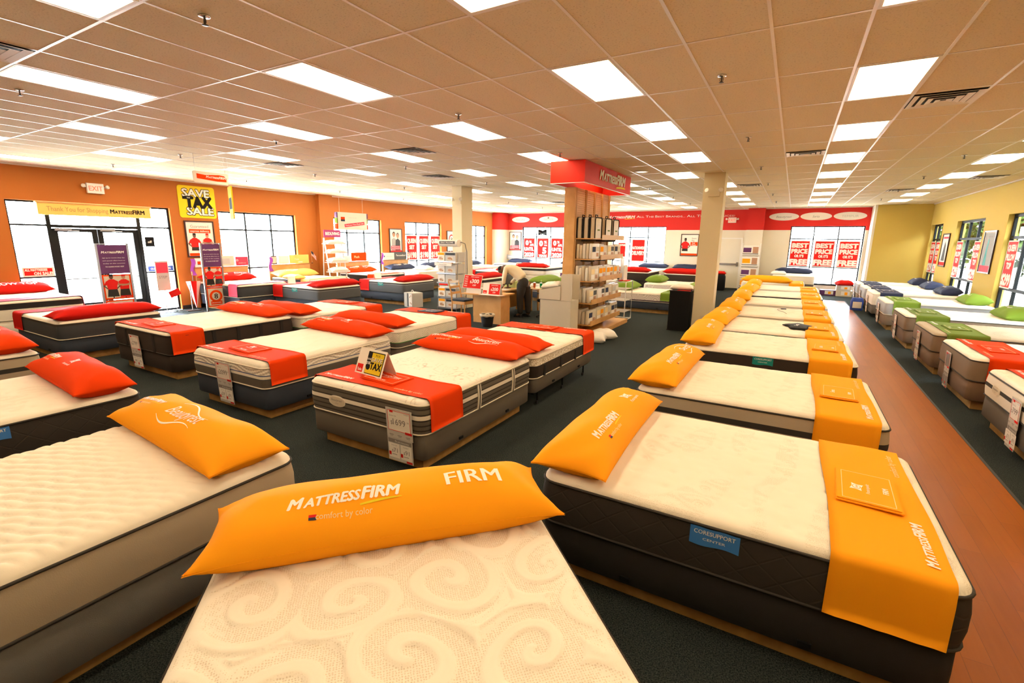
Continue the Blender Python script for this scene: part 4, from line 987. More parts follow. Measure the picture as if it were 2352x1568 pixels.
# signs standing on the headboards
board(wallm(7.82, 1.20), 'white card with small sunset picture on first headboard', .42, .26, 'paper', lambda mb, Q: (mb.box(-.14, -.05, .09, .17, 0, .002, 'redorange', Q), mb.box(-.14, -.05, .07, .09, 0, .002, 'navy', Q)))
board(wallm(8.52, 1.20), 'cream certificate board standing on the first headboard', .52, .32, 'card_tan', lambda mb, Q: (mb.box(-.15, .15, .06, .24, 0, .002, 'paper_grey', Q), [mb.box(-.11, .11, .09+.04*k, .10+.04*k, .002, .003, 'ink_grey', Q) for k in range(4)]))
board(wallm(9.02, 1.20), 'crimson card with small white circle on first headboard', .40, .28, 'ink_pink', lambda mb, Q: (mb.disc(-.15, .17, .03, .03, .003, 'ink_white', Q), mb.disc(-.15, .17, .018, .018, .004, 'ink_pink', Q), put_text(mb, Q, 'soft pillow top', .04, 'ink_white', 0, .07, lift=.003, bold=0)))
board(wallm(10.12, 1.20), 'small framed notice in pink on the second headboard', .22, .28, 'frame_dark', lambda mb, Q: (mb.box(-.085, .085, .03, .25, 0, .002, 'card_tan', Q), put_text(mb, Q, 'FIRM', .035, 'ink_grey', 0, .2, lift=.003, bold=0)))
board(wallm(10.50, 1.20), 'plain white card on the second headboard', .40, .28, 'paper')
board(wallm(11.10, 1.20), 'pale orange board standing on the second headboard', .78, .30, 'yellow_pale', lambda mb, Q: (put_text(mb, Q, 'Firm', .09, 'ink_white', -.1, .12, lift=.003, bold=0), mb.box(-.05, .12, .03, .06, 0, .002, 'ink_white', Q)))
board(wallm(13.15, 1.20), 'faint white card beside the orange Plush board', .55, .22, 'paper', lambda mb, Q: put_text(mb, Q, 'comfort by color', .04, 'ink_grey', 0, .08, lift=.003, bold=0))
board(wallm(13.85, 1.20), 'orange board reading Plush above its bed', .80, .34, 'redorange', lambda mb, Q: put_text(mb, Q, 'Plush', .13, 'ink_tan', -.12, .12, lift=.003, bold=.01))
board(wallm(15.5, 1.20), 'white card with tiny logo beside the Personalized board', .70, .30, 'paper', lambda mb, Q: (mb.box(-.28, -.22, .12, .18, 0, .002, 'navy', Q), put_text(mb, Q, 'comfort by color', .05, 'ink_grey', .05, .13, lift=.003, bold=0)))
board(wallm(16.25, 1.20), 'slate board reading Personalized on the fourth headboard', .80, .32, 'grey_slate', lambda mb, Q: put_text(mb, Q, 'Personalized', .12, 'ink_white', .02, .14, lift=.003, bold=.01))
def flag(M, label):
    root = thing('desk_flag', label, 'flag', M, 'small flags on the headboards'); mb = MB(); mb.tube([(0, 0, 0), (0, .03, .46)], .006, 'maple'); mb.lathe([(.03, 0), (.03, .012), (.008, .02)], 'black'); mb.build('pole', root)
    mb = MB(); n = 13
    for k in range(n):
        a = k/n*.17; ring = [[(.005+.22*u, .03-.02*math.sin(u*5), .44-a-(0 if e == 0 else .17/n)-.22*u*.9) for e in (0, 1)] for u in [q/6 for q in range(7)]]
        mb.loft(ring, 'ink_red' if k % 2 == 0 else 'ink_white', None, False, False)
    mb.loft([[(.005+.09*u, .028-.02*math.sin(u*2), .441-z-.08*u) for z in (0, .09)] for u in (0, .5, 1)], 'navy', None, False, False)
    mb.build('cloth', root)
flag(T(XL+.12, 11.62, 1.19) @ RZ(90), 'small striped flag standing on the second headboard'); flag(T(XL+.12, 16.72, 1.19) @ RZ(90), 'small striped flag beside the Personalized board')
def ribbon(M, label):
    mb = MB(); mb.loft([[(-.06+.03*math.sin(t*2.2), -.01*math.cos(t*3), .5-t*.16), (.05+.03*math.sin(t*2.2+.5), .01*math.cos(t*3), .5-t*.16)] for t in [i*.25 for i in range(13)]], 'violet', None, False, True)
    mb.loft([[(.055+.03*math.sin(t*2.2), -.012*math.cos(t*3), .5-t*.16), (.062+.03*math.sin(t*2.2+.5), .012*math.cos(t*3), .5-t*.16)] for t in [i*.25 for i in range(13)]], 'violet', None, False, True)
    tag(mb.build('ribbon', M=M), label, 'ribbon', 'violet ribbons')
ribbon(T(XL+.16, 7.52, .95) @ RZ(90), 'violet ribbon hanging at the first headboard'); ribbon(T(XL+.12, 9.99, .95) @ RZ(90), 'violet ribbon at the second headboard'); ribbon(T(XL+.16, 15.08, 1.0) @ RZ(90), 'violet ribbon at the Personalized board')
# ---- right-hand row (heads on the yellow wall)
rr_ = [('nearest bed on the right edge', 6.80, 'white_stripe', 'cream mattress with one black stripe', 'redorange', .70, 'paper'),
 ('second bed from the right edge', 8.88, 'brown', 'cream pillow-top mattress with brown side', 'redorange', .70, 'ink_grey'),
 ('lumpy tan bed on the right', 10.85, 'brown_lump', 'tan lumpy-quilted mattress with brown side', 'green_olive', .70, 'card_tan'),
 ('fourth bed along the yellow wall', 13.15, 'brown', 'smooth cream mattress with brown side', 'green_olive', .70, 'paper'),
 ('white bed with green runner', 15.7, 'silver', 'white foam mattress with silver side', 'green', .72, 'paper'),
 ('first navy-runner bed', 18.0, 'plain_cream', 'white foam mattress', 'navy', .74, 'paper'),
 ('middle navy-runner bed', 19.9, 'silver', 'white foam mattress with silver side', 'navy', .74, 'paper'),
 ('farthest navy-runner bed', 21.8, 'silver', 'white foam mattress with silver side', 'navy', .74, 'paper')]
for i, (w, cy, st, desc, col, zt, tint) in enumerate(rr_):
    M = bed(w, 3.16, cy, -90, st, desc, zt=zt, base='legs' if i > 4 else 'plinth', zb=.13, res=.022 if i < 3 else .035)
    pc = {'green_olive': 'green'}.get(col, col)
    pillow(M @ T(0, .78, zt-.004) @ RX(6), '%s short bolster pillow on the %s' % (cn[pc], w), pc, L=.95, Wd=.50, H=.24, texts=[tx_brand(.0, s=.07, sub=False)], seed=70+i)
    runner(M, '%s foot runner on the %s' % (cn[col], w), zt, .42, -.86, -.34, col)
    sign_card(M, '%s sign card on the %s' % (cn[col], w), zt+.016, .05, -.60, 2, col, kind='FIRM' if i < 2 else 'Hybrid', word='SOFT')
    price_tag(M, 'hanging price tag on the foot of the %s' % w, .60, -.12 if i else .30, price='799' if i == 0 else '1299', two=True, tint=tint, W=.24)
# ---- middle and back of the shop
w = 'swirl-sided bed by the black box'; M = bed(w, -3.78, 15.15, 90, 'foam', 'cream foam mattress with swirl knit side', zt=.62, zm=.34, zb=.12)
dress(M, w, .62, 'green', texts=[tx_word('SOFT', .1)], card='SOFT', seed=81, PL=1.25, PW=.62, pd=.3, H=.26)
w = 'swirl-sided bed behind the first'; M = bed(w, -3.60, 18.35, 90, 'foam', 'white foam mattress', zt=.64, zm=.36, zb=.12)
dress(M, w, .64, 'green', texts=[tx_word('SOFT', .1)], card='', seed=82, PL=1.25, PW=.62, pd=.3, H=.26)
w = 'green pillow bed behind the shelf tower'; M = bed(w, -7.1, 18.4, -90, 'foam', 'white foam mattress', zt=.64, zm=.36, zb=.12)
dress(M, w, .64, 'green', texts=[], card='', seed=83, PL=1.3, PW=.6, pd=.3, H=.26)
w = 'foam bed behind the desk chairs'; M = bed(w, -6.95, 15.75, 90, 'foam', 'white foam mattress with beige swirl side', zt=.62, zm=.34, zb=.12)
dress(M, w, .62, 'green', texts=[], card='', seed=84, PL=1.6, PW=.55, pd=.25, H=.26)
pillow(T(-6.2, 16.1, .615), 'pale lime bed pillow on the foam bed behind the desk chairs', 'pillow_lime', L=.75, Wd=.45, H=.16, texts=(), group='loose bed pillows', seed=90, name='bed_pillow')
for i, (w, cx, cy) in enumerate((('left red-bolster bed before the red wall', -10.75, 21.35), ('middle red-bolster bed before the red wall', -5.95, 21.35), ('right red-bolster bed before the red wall', -3.78, 21.35), ('hidden red-bolster bed behind the tower', -8.3, 21.35))):
    M = bed(w, cx, cy, 180, 'bw' if i == 0 else 'dark', 'white mattress with %s side' % ('black and ivory' if i == 0 else 'near-black'), zt=.84, zm=.50, zb=.20)
    dress(M, w, .84, 'red', texts=[], card='', r=False, seed=91+i, PL=1.66, pd=.22, H=.22)
for i, (w, cx, tx) in enumerate((('first navy-bolster bed under the couple poster', -13.75, 1), ('navy-bolster bed by the finance posters', -10.4, 0), ('navy-bolster bed under the delivery poster', -6.05, 1), ('navy-bolster bed left of the worker poster', -4.35, 1), ('dark-bolster bed at the end window', .1, 1))):
    M = bed(w, cx, 23.93, 0, 'bw' if i == 0 else 'plain_cream', 'thick white mattress with black trim' if i == 0 else 'white mattress', zt=.82, zm=.48, zb=.18, W=1.50)
    pillow(M @ T(0, .76, .84) @ RX(8), 'navy bolster pillow on the '+w, 'navy', L=1.5, texts=[tx_word('TEMPUR-PEDIC', .12, -.03, .09)] if tx else [], seed=100+i, H=.22)
for i, (x, y, z, l, c, lab) in enumerate(((-9.95, 17.2, .0, 0, '', ''),)):
    pass
pillow(T(-13.95, 9.95+.0, .78), 'peach bed pillow on the first bed beyond the entrance', 'yellow_pale', L=.7, Wd=.42, H=.15, texts=(), group='loose bed pillows', seed=110, name='bed_pillow')
pillow(T(-13.9, 16.3, .78), 'white bed pillow on the bed with the Personalized board', 'pillow_white', L=.75, Wd=.5, H=.2, texts=(), group='loose bed pillows', seed=111, name='bed_pillow')
pillow(T(-14.0, 17.9, .78), 'white bed pillow on the navy pillow bed beneath the window signs', 'pillow_white', L=.75, Wd=.5, H=.2, texts=(), group='loose bed pillows', seed=112, name='bed_pillow')
pillow(T(-10.9, 15.0, .72), 'white bed pillow on the silver-striped grey bed', 'pillow_white', L=.75, Wd=.5, H=.18, texts=(), group='loose bed pillows', seed=113, name='bed_pillow')
pillow(T(-.45, 23.3, .82), 'small white pillow beside the dark bolster at the end window', 'pillow_white', L=.6, Wd=.42, H=.15, texts=(), group='loose bed pillows', seed=114, name='bed_pillow')
pillow(T(-2.23, 12.13, .985), 'white pillow lying on the black box', 'pillow_white', L=.56, Wd=.36, H=.13, texts=(), group='loose bed pillows', seed=115, name='bed_pillow')
def simple_box(name, label, cat, x0, x1, y0, y1, z0, z1, m, group=None, faces=None, M=None):
    mb = MB(); mb.box(x0, x1, y0, y1, z0, z1, m)
    if faces: faces(mb)
    return tag(mb.build(name, M=M), label, cat, group)
mb = MB(); mb.box(-2.48, -1.99, 11.86, 12.34, 0, .02, 'black'); mb.box(-2.47, -2.0, 11.87, 12.33, .02, .95, 'black'); mb.box(-2.48, -1.99, 11.86, 12.34, .95, .97, 'black_plastic')
o = tag(mb.build('display_pedestal'), 'tall matt black box beside the right pillar', 'pedestal')
simple_box('red_leaflet', 'flat red leaflet under the white pillow on the black box', 'leaflet', -2.3, -2.0, 11.87, 11.97, .971, .976, 'ink_red')

simple_box('pillow_box', 'white and violet boxed pillow on the bed behind the tower', 'box', -8.15, -7.75, 17.9, 18.2, .645, .86, 'paper', faces=lambda mb: [mb.box(x, x+.1, 17.895, 17.90, .69, .82, 'purple') for x in (-8.1, -7.93)])
board(T(-14.2, 24.80, 1.02), 'frosted board standing behind the black-trimmed corner bed', 1.05, .24, 'grey_light', lambda mb, Q: put_text(mb, Q, 'TEMPUR-PEDIC', .12, 'ink_white', 0, .07, lift=.003, fit=.9))
# sale tent on the striped bed
def tent(M, label, W=.42, H=.25, D=.20, front=None, m='paper', group='folded tent cards'):
    a = math.atan2(D/2, H); mb = MB(); s = math.hypot(H, D/2)
    for sg in (1, -1):
        Q = T(0, -sg*D/2, 0) @ (RX(90-math.degrees(a)) if sg > 0 else RZ(180) @ RX(90-math.degrees(a)))
        mb.box(-W/2, W/2, 0, s, -.002, .001, m, Q)
        if sg > 0 and front: front(mb, Q)
    return tag(mb.build('tent_card', M=M), label, 'sign', group)
def tax_front(mb, Q):
    mb.box(-.065, .19, .012, .245, .001, .002, 'ink_black', Q); mb.box(.0, .18, .02, .235, .002, .003, 'ink_yellow', Q); mb.box(-.06, .0, .02, .08, .002, .003, 'ink_yellow', Q)
    mb.disc(-.025, .085, .032, .032, .0032, 'ink_black', Q)
    put_text(mb, Q, 'PLUS', .032, 'ink_black', .09, .20, lift=.004); put_text(mb, Q, 'SAVE', .062, 'ink_black', .091, .143, lift=.0038, bold=.05, fit=.175); put_text(mb, Q, 'SAVE', .062, 'ink_white', .09, .145, lift=.0045, bold=.0, fit=.165)
    put_text(mb, Q, 'TAX', .10, 'ink_black', .09, .065, lift=.005, bold=.05, fit=.175); put_text(mb, Q, 'SAVE', .03, 'ink_white', -.03, .155, lift=.004); put_text(mb, Q, '$100', .045, 'ink_white', -.032, .11, lift=.004, fit=.06)
    mb.box(-.19, -.10, .015, .10, .001, .002, 'ink_red', Q); put_text(mb, Q, 'Sale', .042, 'ink_white', -.145, .03, lift=.003)
tent(T(-3.60, 3.42, .737) @ RZ(-6), 'white tent card reading SAVE TAX on the striped bed', front=tax_front, H=.25)
tent(T(-12.75, 9.0, .765) @ RZ(60), 'small white tent card on the first teal-labelled grey bed', W=.2, H=.2)
tent(T(-12.2, 11.9, .765) @ RZ(60), 'small white tent card on the second teal-labelled grey bed', W=.22, H=.2)
sale_f = lambda mb, Q: (mb.box(-.13, .13, .02, .17, .001, .002, 'redorange', Q), put_text(mb, Q, 'Sale', .11, 'ink_white', 0, .06, lift=.003))
tent(T(-11.6, 20.7, .845), 'red-orange Sale tent card on the left red-bolster bed', W=.28, H=.19, front=sale_f)
tent(T(-3.4, 21.9, .845), 'red-orange Sale tent card on the right red-bolster bed', W=.3, H=.2, front=sale_f)

# ------------------------------------------------------------------ shelf tower with red canopy
mb = MB(); x0, x1, y0, y1, z0 = -4.38, -3.65, 9.05, 12.05, 3.22; t = .03
mb.box(x0, x1, y0, y0+t, z0, CE-.008, 'canopy_red'); mb.box(x0, x1, y1-t, y1, z0, CE-.008, 'canopy_red'); mb.box(x0, x0+t, y0+t, y1-t, z0, CE-.008, 'canopy_red'); mb.box(x1-t, x1, y0+t, y1-t, z0, CE-.008, 'canopy_red')
for q in ((x0, x1, y0, y0+t), (x0, x1, y1-t, y1), (x0, x0+t, y0+t, y1-t), (x1-t, x1, y0+t, y1-t)): mb.box(*q, z0-.008, z0, 'white_metal')
o = mb.build('canopy_sign'); tag(o, 'red boxed canopy sign above the wooden shelf tower', 'sign')
mb = MB(); put_brand(mb, T(x1+.002, 10.72, 3.36) @ RZ(90) @ RX(90), .28, 'ink_white', 0, 0, fit=1.75, lift=.012); put_brand(mb, T(x1+.001, 10.72, 3.36) @ RZ(90) @ RX(90), .28, 'ink_tan', .008, -.006, fit=1.75, lift=.004)
mb.build('letters', o)
root = thing('shelf_tower', 'tall maple slat shelf tower beneath the red canopy', 'display shelf', T(0, 0, 0))
mb = MB(); mb.box(-4.33, -4.16, 9.80, 12.0, .1, 3.22, 'maple')
for k in range(69):
    z = .1+k*.045; mb.box(-4.16, -4.148, 9.87, 11.93, z, z+.036, 'maple')
mb.build('slat_wall', root)
for y in (9.80, 10.38, 10.92, 11.44, 11.94):
    mb = MB(); mb.box(-4.16, -4.13, y, y+.06, .1, 3.21, 'maple'); mb.tube([(-4.12, y+.03, .1), (-4.12, y+.03, 3.2)], .008, 'shelf_lip'); mb.build('upright', root)
mb = MB(); mb.box(-4.38, -4.33, 9.78, 12.02, .1, 3.21, 'maple'); mb.box(-4.33, -4.13, 9.76, 9.80, .1, 3.21, 'maple'); mb.build('side_panel', root)
mb = MB(); mb.box(-4.5, -3.62, 9.75, 12.4, .0, .10, 'maple'); mb.build('base', root)
LV = [(.26, 1), (.74, 1), (1.22, 1), (1.70, 1), (2.14, 1)]
for i, (z, _) in enumerate(LV):
    mb = MB(); mb.box(-4.13, -3.72, 9.85, 11.95, z, z+.02, 'maple'); sh = mb.build('shelf', root)
    ys = 9.9 if i < 2 else 10.35
    mb = MB(); mb.box(-3.72, -3.70, ys, 11.95, z-.01, z+.10, 'maple' if i < 3 else 'shelf_lip'); mb.build('lip', sh)
    for y in (10.2, 10.9, 11.6):
        mb = MB(); mb.box(-4.13, -3.8, y, y+.01, z-.05, z, 'steel_dark'); mb.build('bracket', sh)
rg = random.Random(5); n = 0; lvn = ['bottom', 'second', 'third', 'fourth', 'top']
for i in range(4):
    z = LV[i][0]+.021; per = {0: 4, 1: 4, 2: 5, 3: 5}[i]
    for c in range(4):
        for k in range(per if c == 0 else 2):
            th = .075 if per == 5 else .09; xx = -4.11+k*th if c == 0 else -3.73-(k+1)*th-.01; hh = .28+rg.random()*.05; y0 = 9.88+c*.51
            mb = MB(); Q = T(xx+th/2, y0+.22, z) @ RY(rg.uniform(-2, 2)); w2 = th/2-.006
            out = [(a, b_) for a, b_ in rrect(2*w2, .485, .02, 2)]
            mb.loft([[(a*s, b_*s, zz) for a, b_ in out] for zz, s in ((.004, .95), (.03, 1), (hh-.03, 1), (hh, .92))], rg.choice(['pack_beige', 'pack_white', 'pack_beige']), Q, True, True, True)
            if c > 0 or k == per-1:
                cc = rg.choice(['orange', 'paper_grey', 'navy', 'paper', 'ink_tan']); mb.box(w2+.0005, w2+.002, -.21, -.01, .15, .26, cc, Q); mb.box(w2+.0005, w2+.002, -.21, -.01, .04, .14, 'paper', Q); mb.box(w2+.0005, w2+.002, .02, .21, .16, .26, rg.choice(['paper', 'orange', 'grey_slate', 'card_tan']), Q); mb.box(w2+.0005, w2+.002, .04, .17, .05, .13, 'skin_mid', Q)
            if c == 0: mb.box(-.012, .012, -.2215, -.22, .12, .16, 'ink_black', Q)
            n += 1
            tag(mb.build('bedding_package'), 'bagged bedding package, %s from the %s, %s stack, %s tower shelf' % (ORD[k], 'back' if c == 0 else 'front', ORD[c], lvn[i]), 'package', 'bagged bedding on the shelf tower')
for k, (x, y, m) in enumerate(((-4.05, 10.08, 'quilt_bag'), (-3.91, 10.10, 'pack_beige'), (-3.77, 10.12, 'quilt_bag'), (-3.77, 10.78, 'quilt_bag'), (-3.77, 11.32, 'quilt_bag'))):
    root = thing('quilt_bag', '%s zipped clear quilt bag along the top tower shelf' % ORD[k], 'quilt bag', T(x, y, 2.162), 'quilt bags on the top tower shelf'); mb = MB(); out = rrect(.11, .42, .035, 3)
    mb.loft([[(a*s, b_, zz) for a, b_ in out] for zz, s in ((0, .9), (.04, 1), (.38, 1), (.43, .85))], m, None, True, True, True); mb.build('quilt', root); mb = MB()
    for xx in (-.058, .058): mb.tube([(xx, -.205, .0), (xx, -.21, .40), (xx, -.17, .435), (xx, .17, .435), (xx, .21, .40), (xx, .205, 0)], .012, 'black', n=5)
    mb.tube([(0, -.07, .43), (0, -.06, .49), (0, .06, .49), (0, .07, .43)], .012, 'black', n=5); mb.build('trim', root)
    mb = MB(); mb.box(.056, .058, -.05, .09, .16, .19, 'green_olive'); mb.build('label', root)
# blank cardboard display in front of it
root = thing('cardboard_display', 'blank white cardboard display bin in front of the shelf tower', 'display', T(-4.27, 9.42, 0)); mb = MB()
mb.box(-.36, .36, -.2, .22, 0, .86, 'cardboard_white'); mb.build('base', root)
mb = MB(); V = [(-.38, -.22, .87), (.12, -.22, .87), (.12, .24, .87), (-.38, .24, .87), (-.38, -.22, 1.06), (.12, -.22, 1.17), (.12, .24, 1.22), (-.38, .24, 1.12)]
mb.add(V, [(0, 3, 2, 1), (0, 1, 5, 4), (1, 2, 6, 5), (2, 3, 7, 6), (3, 0, 4, 7)], 'cardboard_white'); mb.build('tray', root)
mb = MB(); mb.box(.12, .14, -.20, .22, .865, 1.40, 'cardboard_white'); mb.box(.14, .38, -.21, -.195, .865, 1.42, 'cardboard_white'); mb.box(.14, .38, .2, .22, .865, 1.40, 'cardboard_white'); mb.build('header', root)
pillow(T(-4.43, 9.42, 1.10) @ RY(-8), 'white pillow tucked in the cardboard display', 'pillow_white', L=.42, Wd=.36, H=.14, texts=(), group='loose bed pillows', seed=120, name='bed_pillow')
# bagged pillows on the floor by the tower
for k, (x, y) in enumerate(((-3.46, 9.5), (-3.42, 9.95))):
    pillow(T(x, y, .004+.0*k) @ RZ(15+30*k), 'clear-bagged white pillow on the carpet %s the tower foot' % ('beside' if k else 'before'), 'pack_white', L=.5, Wd=.42, H=.22, texts=(), group='bagged pillows on the carpet', seed=121+k, name='bagged_pillow')
# white wire rack beyond the tower
root = thing('wire_rack', 'white tubular wire rack at the end of the shelf tower', 'rack', T(-3.95, 12.75, 0)); mb = MB()
for x in (-.22, .22):
    mb.tube([(x, -.3, .02), (x, -.3, 1.05), (x, .3, 1.05), (x, .3, .02), (x, -.3, .02)], .014, 'white_metal', n=6)
for z in (.02, 1.05):
    for y in (-.3, .3): mb.tube([(-.22, y, z), (.22, y, z)], .012, 'white_metal', n=6)
mb.build('frame', root)
for z in (.25, .55, .85):
    mb = MB(); [mb.tube([(-.22, -.3+.06*k, z), (.22, -.3+.06*k, z)], .004, 'white_metal', n=4) for k in range(11)]; mb.build('wire_shelf', root)
root = thing('leaflet_rack', 'clear and red leaflet holder standing on the wire rack', 'rack', T(-3.85, 12.7, 1.07)); mb = MB(); mb.box(-.12, .12, -.15, .15, 0, .02, 'ink_red'); mb.build('tray', root)
mb = MB(); mb.box(-.10, -.08, -.14, .14, .02, .62, 'plastic_clear'); mb.box(.0, .02, -.14, .14, .02, .42, 'paper'); mb.build('holder', root)

# ------------------------------------------------------------------ wire display rack with boxes before the left pillar
root = thing('display_rack', 'chrome wire display rack with curved header, before left pillar', 'rack', T(-8.76, 11.55, 0)); mb = MB()
for x in (-.34, .34):
    mb.tube([(x, -.28, .0), (x, -.15, 1.7)], .010, 'steel', n=6); mb.tube([(x, .24, 0), (x, .20, 1.75)], .010, 'steel', n=6)
mb.tube([(.34, .22, .3), (.42, .18, 1.2), (.44, .14, 1.75), (.42, .08, 1.98), (.36, -.02, 2.02), (.3, -.06, 2.0)], .012, 'steel_dark', n=6)
mb.tube([(-.05, -.1, 1.75), (-.05, -.1, 1.88)], .008, 'steel', n=6); mb.tube([(.03, -.1, 1.75), (.03, -.1, 1.88)], .008, 'steel', n=6); mb.build('frame', root)
mb = MB(); mb.loft([[(x, -.10+.13*math.cos(a)*1.0, 1.99+.10*math.sin(a)) for a in [2*PI*k/20 for k in range(20)]] for x in (-.34, .34)], 'paper', None, True, True, True)
mb.box(-.28, .28, -.236, -.232, 1.97, 2.05, 'grey_slate'); put_text(mb, T(0, -.236, 1.99) @ RX(90), 'SEALY PILLOWS', .06, 'ink_white', 0, 0, lift=.002, fit=.46); mb.build('header', root)
mb = MB(); mb.box(-.40, .22, -.33, -.30, 1.34, 1.43, 'paper'); put_text(mb, T(-.09, -.331, 1.37) @ RX(90), 'memory foam', .05, 'ink_grey', 0, 0, lift=.002, bold=0); mb.build('shelf_strip', root)
rk = 0
for i, z in enumerate((.10, .42, .84, 1.12, 1.46)):
    mb = MB(); mb.box(-.34, .34, -.28, .22, z-.012, z, 'steel'); mb.box(-.35, .35, -.30, -.28, z-.02, z+.02, 'steel'); mb.build('wire_shelf', root)
    for c, (xa, xb) in enumerate(((-.33, -.08), (-.05, .32))):
        H_ = .27 if i != 2 else .25
        def fc(mb, c=c, i=i, xa=xa, xb=xb, z=z, H_=H_):
            y = -.262; w_ = xb-xa
            if i < 2 or i == 4: mb.box(xa+.01, xb-.01, y, y+.002, z+H_*.70, z+H_*.95, 'orange' if c == 0 else 'grey_dark')
            Q = T((xa+xb)/2, y-.001, z+H_*.36) @ RX(90)
            mb.disc(0, 0, w_*.32, H_*.22, 0, 'card_tan', Q); mb.disc(-.02, .0, w_*.20, H_*.12, .001, 'skin_mid', Q); mb.disc(.05, -.02, .03, .02, .0015, 'maple_dark', Q)
        n_ = ('left', 'right')[c]
        simple_box('pillow_box', '%s boxed pillow on the %s shelf of the chrome rack' % (n_, ('bottom', 'second', 'third', 'fourth', 'top')[i]), 'box', xa, xb, -.26, .18, z+.001, z+H_, 'paper_grey' if c else 'paper', 'boxed pillows on the chrome rack', fc, T(-8.76, 11.55, 0))
# carry box on the floor
root = thing('carry_box', 'white handled carry box standing on the carpet by grey bed', 'box', T(-10.22, 11.45, 0) @ RZ(-14)); mb = MB()
mb.box(-.22, .22, -.20, .20, .0, .45, 'paper_grey'); mb.box(-.05, .02, -.203, -.20, .02, .44, 'grey_slate'); mb.box(.04, .21, -.203, -.20, .05, .42, 'paper')
for a, b_ in ((.08, .30), (.14, .34), (.10, .12), (.16, .10)): mb.box(a, a+.03, -.206, -.203, b_, b_+.05, 'skin_mid')
mb.build('carton', root)
for k in range(6): mb = MB(); mb.tube([(-.225, -.18, .06+.065*k), (-.235, 0, .06+.065*k), (-.225, .18, .06+.065*k)], .012, 'pack_white', n=6); mb.build('ridge', root)
mb = MB(); mb.tube([(-.05+.06*math.cos(a), 0, .45+.07*math.sin(a)) for a in [i*PI/8 for i in range(9)]], .009, 'white_metal', n=6); mb.build('handle', root)

# ------------------------------------------------------------------ sales desk
root = thing('sales_desk', 'maple L-shaped sales desk with a front panel', 'desk', T(0, 0, 0))
mb = MB(); mb.box(-7.32, -6.16, 10.02, 10.80, .72, .75, 'maple'); mb.box(-7.32, -6.66, 10.80, 12.9, .72, .75, 'maple'); mb.build('top', root)
mb = MB(); mb.box(-7.05, -6.21, 10.18, 10.21, 0, .72, 'maple'); mb.box(-6.24, -6.21, 10.21, 10.62, 0, .72, 'maple'); mb.build('front_panel', root)
mb = MB(); mb.box(-7.28, -7.25, 10.8, 12.85, 0.1, .72, 'maple'); mb.box(-7.28, -6.72, 12.82, 12.85, 0, .72, 'maple'); mb.build('side_panel', root)
mb = MB(); mb.box(-7.2, -6.72, 10.95, 11.35, .02, .70, 'black'); mb.build('pedestal', root)
root = thing('side_table', 'maple table holding two drink cups behind the man', 'table', T(-6.20, 12.68, 0)); mb = MB(); mb.box(-.42, .42, -.34, .34, .70, .73, 'maple'); mb.build('top', root)
for x in (-.38, .38):
    for y in (-.3, .3): mb = MB(); mb.box(x-.025, x+.025, y-.025, y+.025, 0, .70, 'maple'); mb.build('leg', root)
def cup(x, y, z, m, lab, straw):
    root = thing('drink_cup', lab, 'cup', T(x, y, z), 'drinks on the side table'); mb = MB(); mb.lathe([(.028, 0), (.042, .13), (.043, .14), (.038, .145)], m); mb.build('body', root)
    mb = MB(); mb.lathe([(.044, .146), (.044, .155), (.02, .165)], 'plastic_clear'); mb.build('lid', root)
    if straw: mb = MB(); mb.tube([(0, 0, .15), (.01, 0, .24)], .004, 'ink_white', n=5); mb.build('straw', root)
cup(-6.50, 12.55, .731, 'liquid_amber', 'small amber iced drink cup on the side table', False); cup(-6.30, 12.58, .731, 'liquid_green', 'green iced drink cup with a straw', True)
# stack of boards, price boards, papers
for k in range(6): simple_box('sign_board_blank', 'blank white board, %s from the bottom of the desk stack' % ORD[k], 'board', -7.24+.004*k, -6.78+.004*k, 10.12, 10.42, .751+.022*k, .771+.022*k, 'paper', 'stacked boards on the desk')
def sale300(mb, Q):
    mb.box(-.26, .26, 0, .33, 0, .003, 'ink_red', Q); [put_text(mb, Q, 'SALE', .045, 'ink_white', -.19, .04+.057*k, lift=.004, fit=.09) for k in range(5)]
    put_text(mb, Q, [('$', .6), ('300', 1)], .15, 'ink_white', .06, .13, lift=.004, bold=.03); put_text(mb, Q, 'OFF', .06, 'ink_white', .07, .055, lift=.004); put_text(mb, Q, 'ENDS SUNDAY', .035, 'ink_white', .06, .28, lift=.004)
Q = T(-7.05, 10.10, .885) @ RX(72) @ RY(3); mb = MB(); mb.box(-.27, .27, -.01, .34, -.012, -.001, 'paper', Q); sale300(mb, Q); tag(mb.build('price_board'), 'red SALE $300 OFF board leaning on the board stack', 'sign')
tent(T(-6.48, 10.20, .751), 'white and red $200 OFF tent card at the desk corner', W=.52, H=.28, D=.14, front=lambda mb, Q: (mb.box(-.07, .25, .01, .27, .001, .003, 'ink_red', Q), put_text(mb, Q, [('$', .6), ('200', 1)], .12, 'ink_white', .09, .10, lift=.004, bold=.03), put_text(mb, Q, 'OFF', .05, 'ink_white', .09, .04, lift=.004), put_text(mb, Q, 'ENDS SUNDAY', .03, 'ink_white', .09, .225, lift=.004), mb.box(-.24, -.13, .02, .10, .001, .003, 'ink_red', Q), put_text(mb, Q, 'Sale', .04, 'ink_white', -.185, .035, lift=.004)))
mb = MB(); V = [(-6.75, 9.97, .751), (-6.15, 9.93, .752), (-6.05, 10.12, .752), (-6.5, 10.14, .752), (-6.75, 10.12, .751)]; mb.add(V+[(a, b_, c+.003) for a, b_, c in V], [(4, 3, 2, 1, 0), (5, 6, 7, 8, 9), (0, 1, 6, 5), (1, 2, 7, 6), (2, 3, 8, 7), (3, 4, 9, 8), (4, 0, 5, 9)], 'paper'); tag(mb.build('paper_sheet'), 'loose white paper hanging over the desk front edge', 'paper')
simple_box('document', 'white form under the hands of the man', 'paper', -6.98, -6.74, 11.3, 11.62, .751, .754, 'paper')
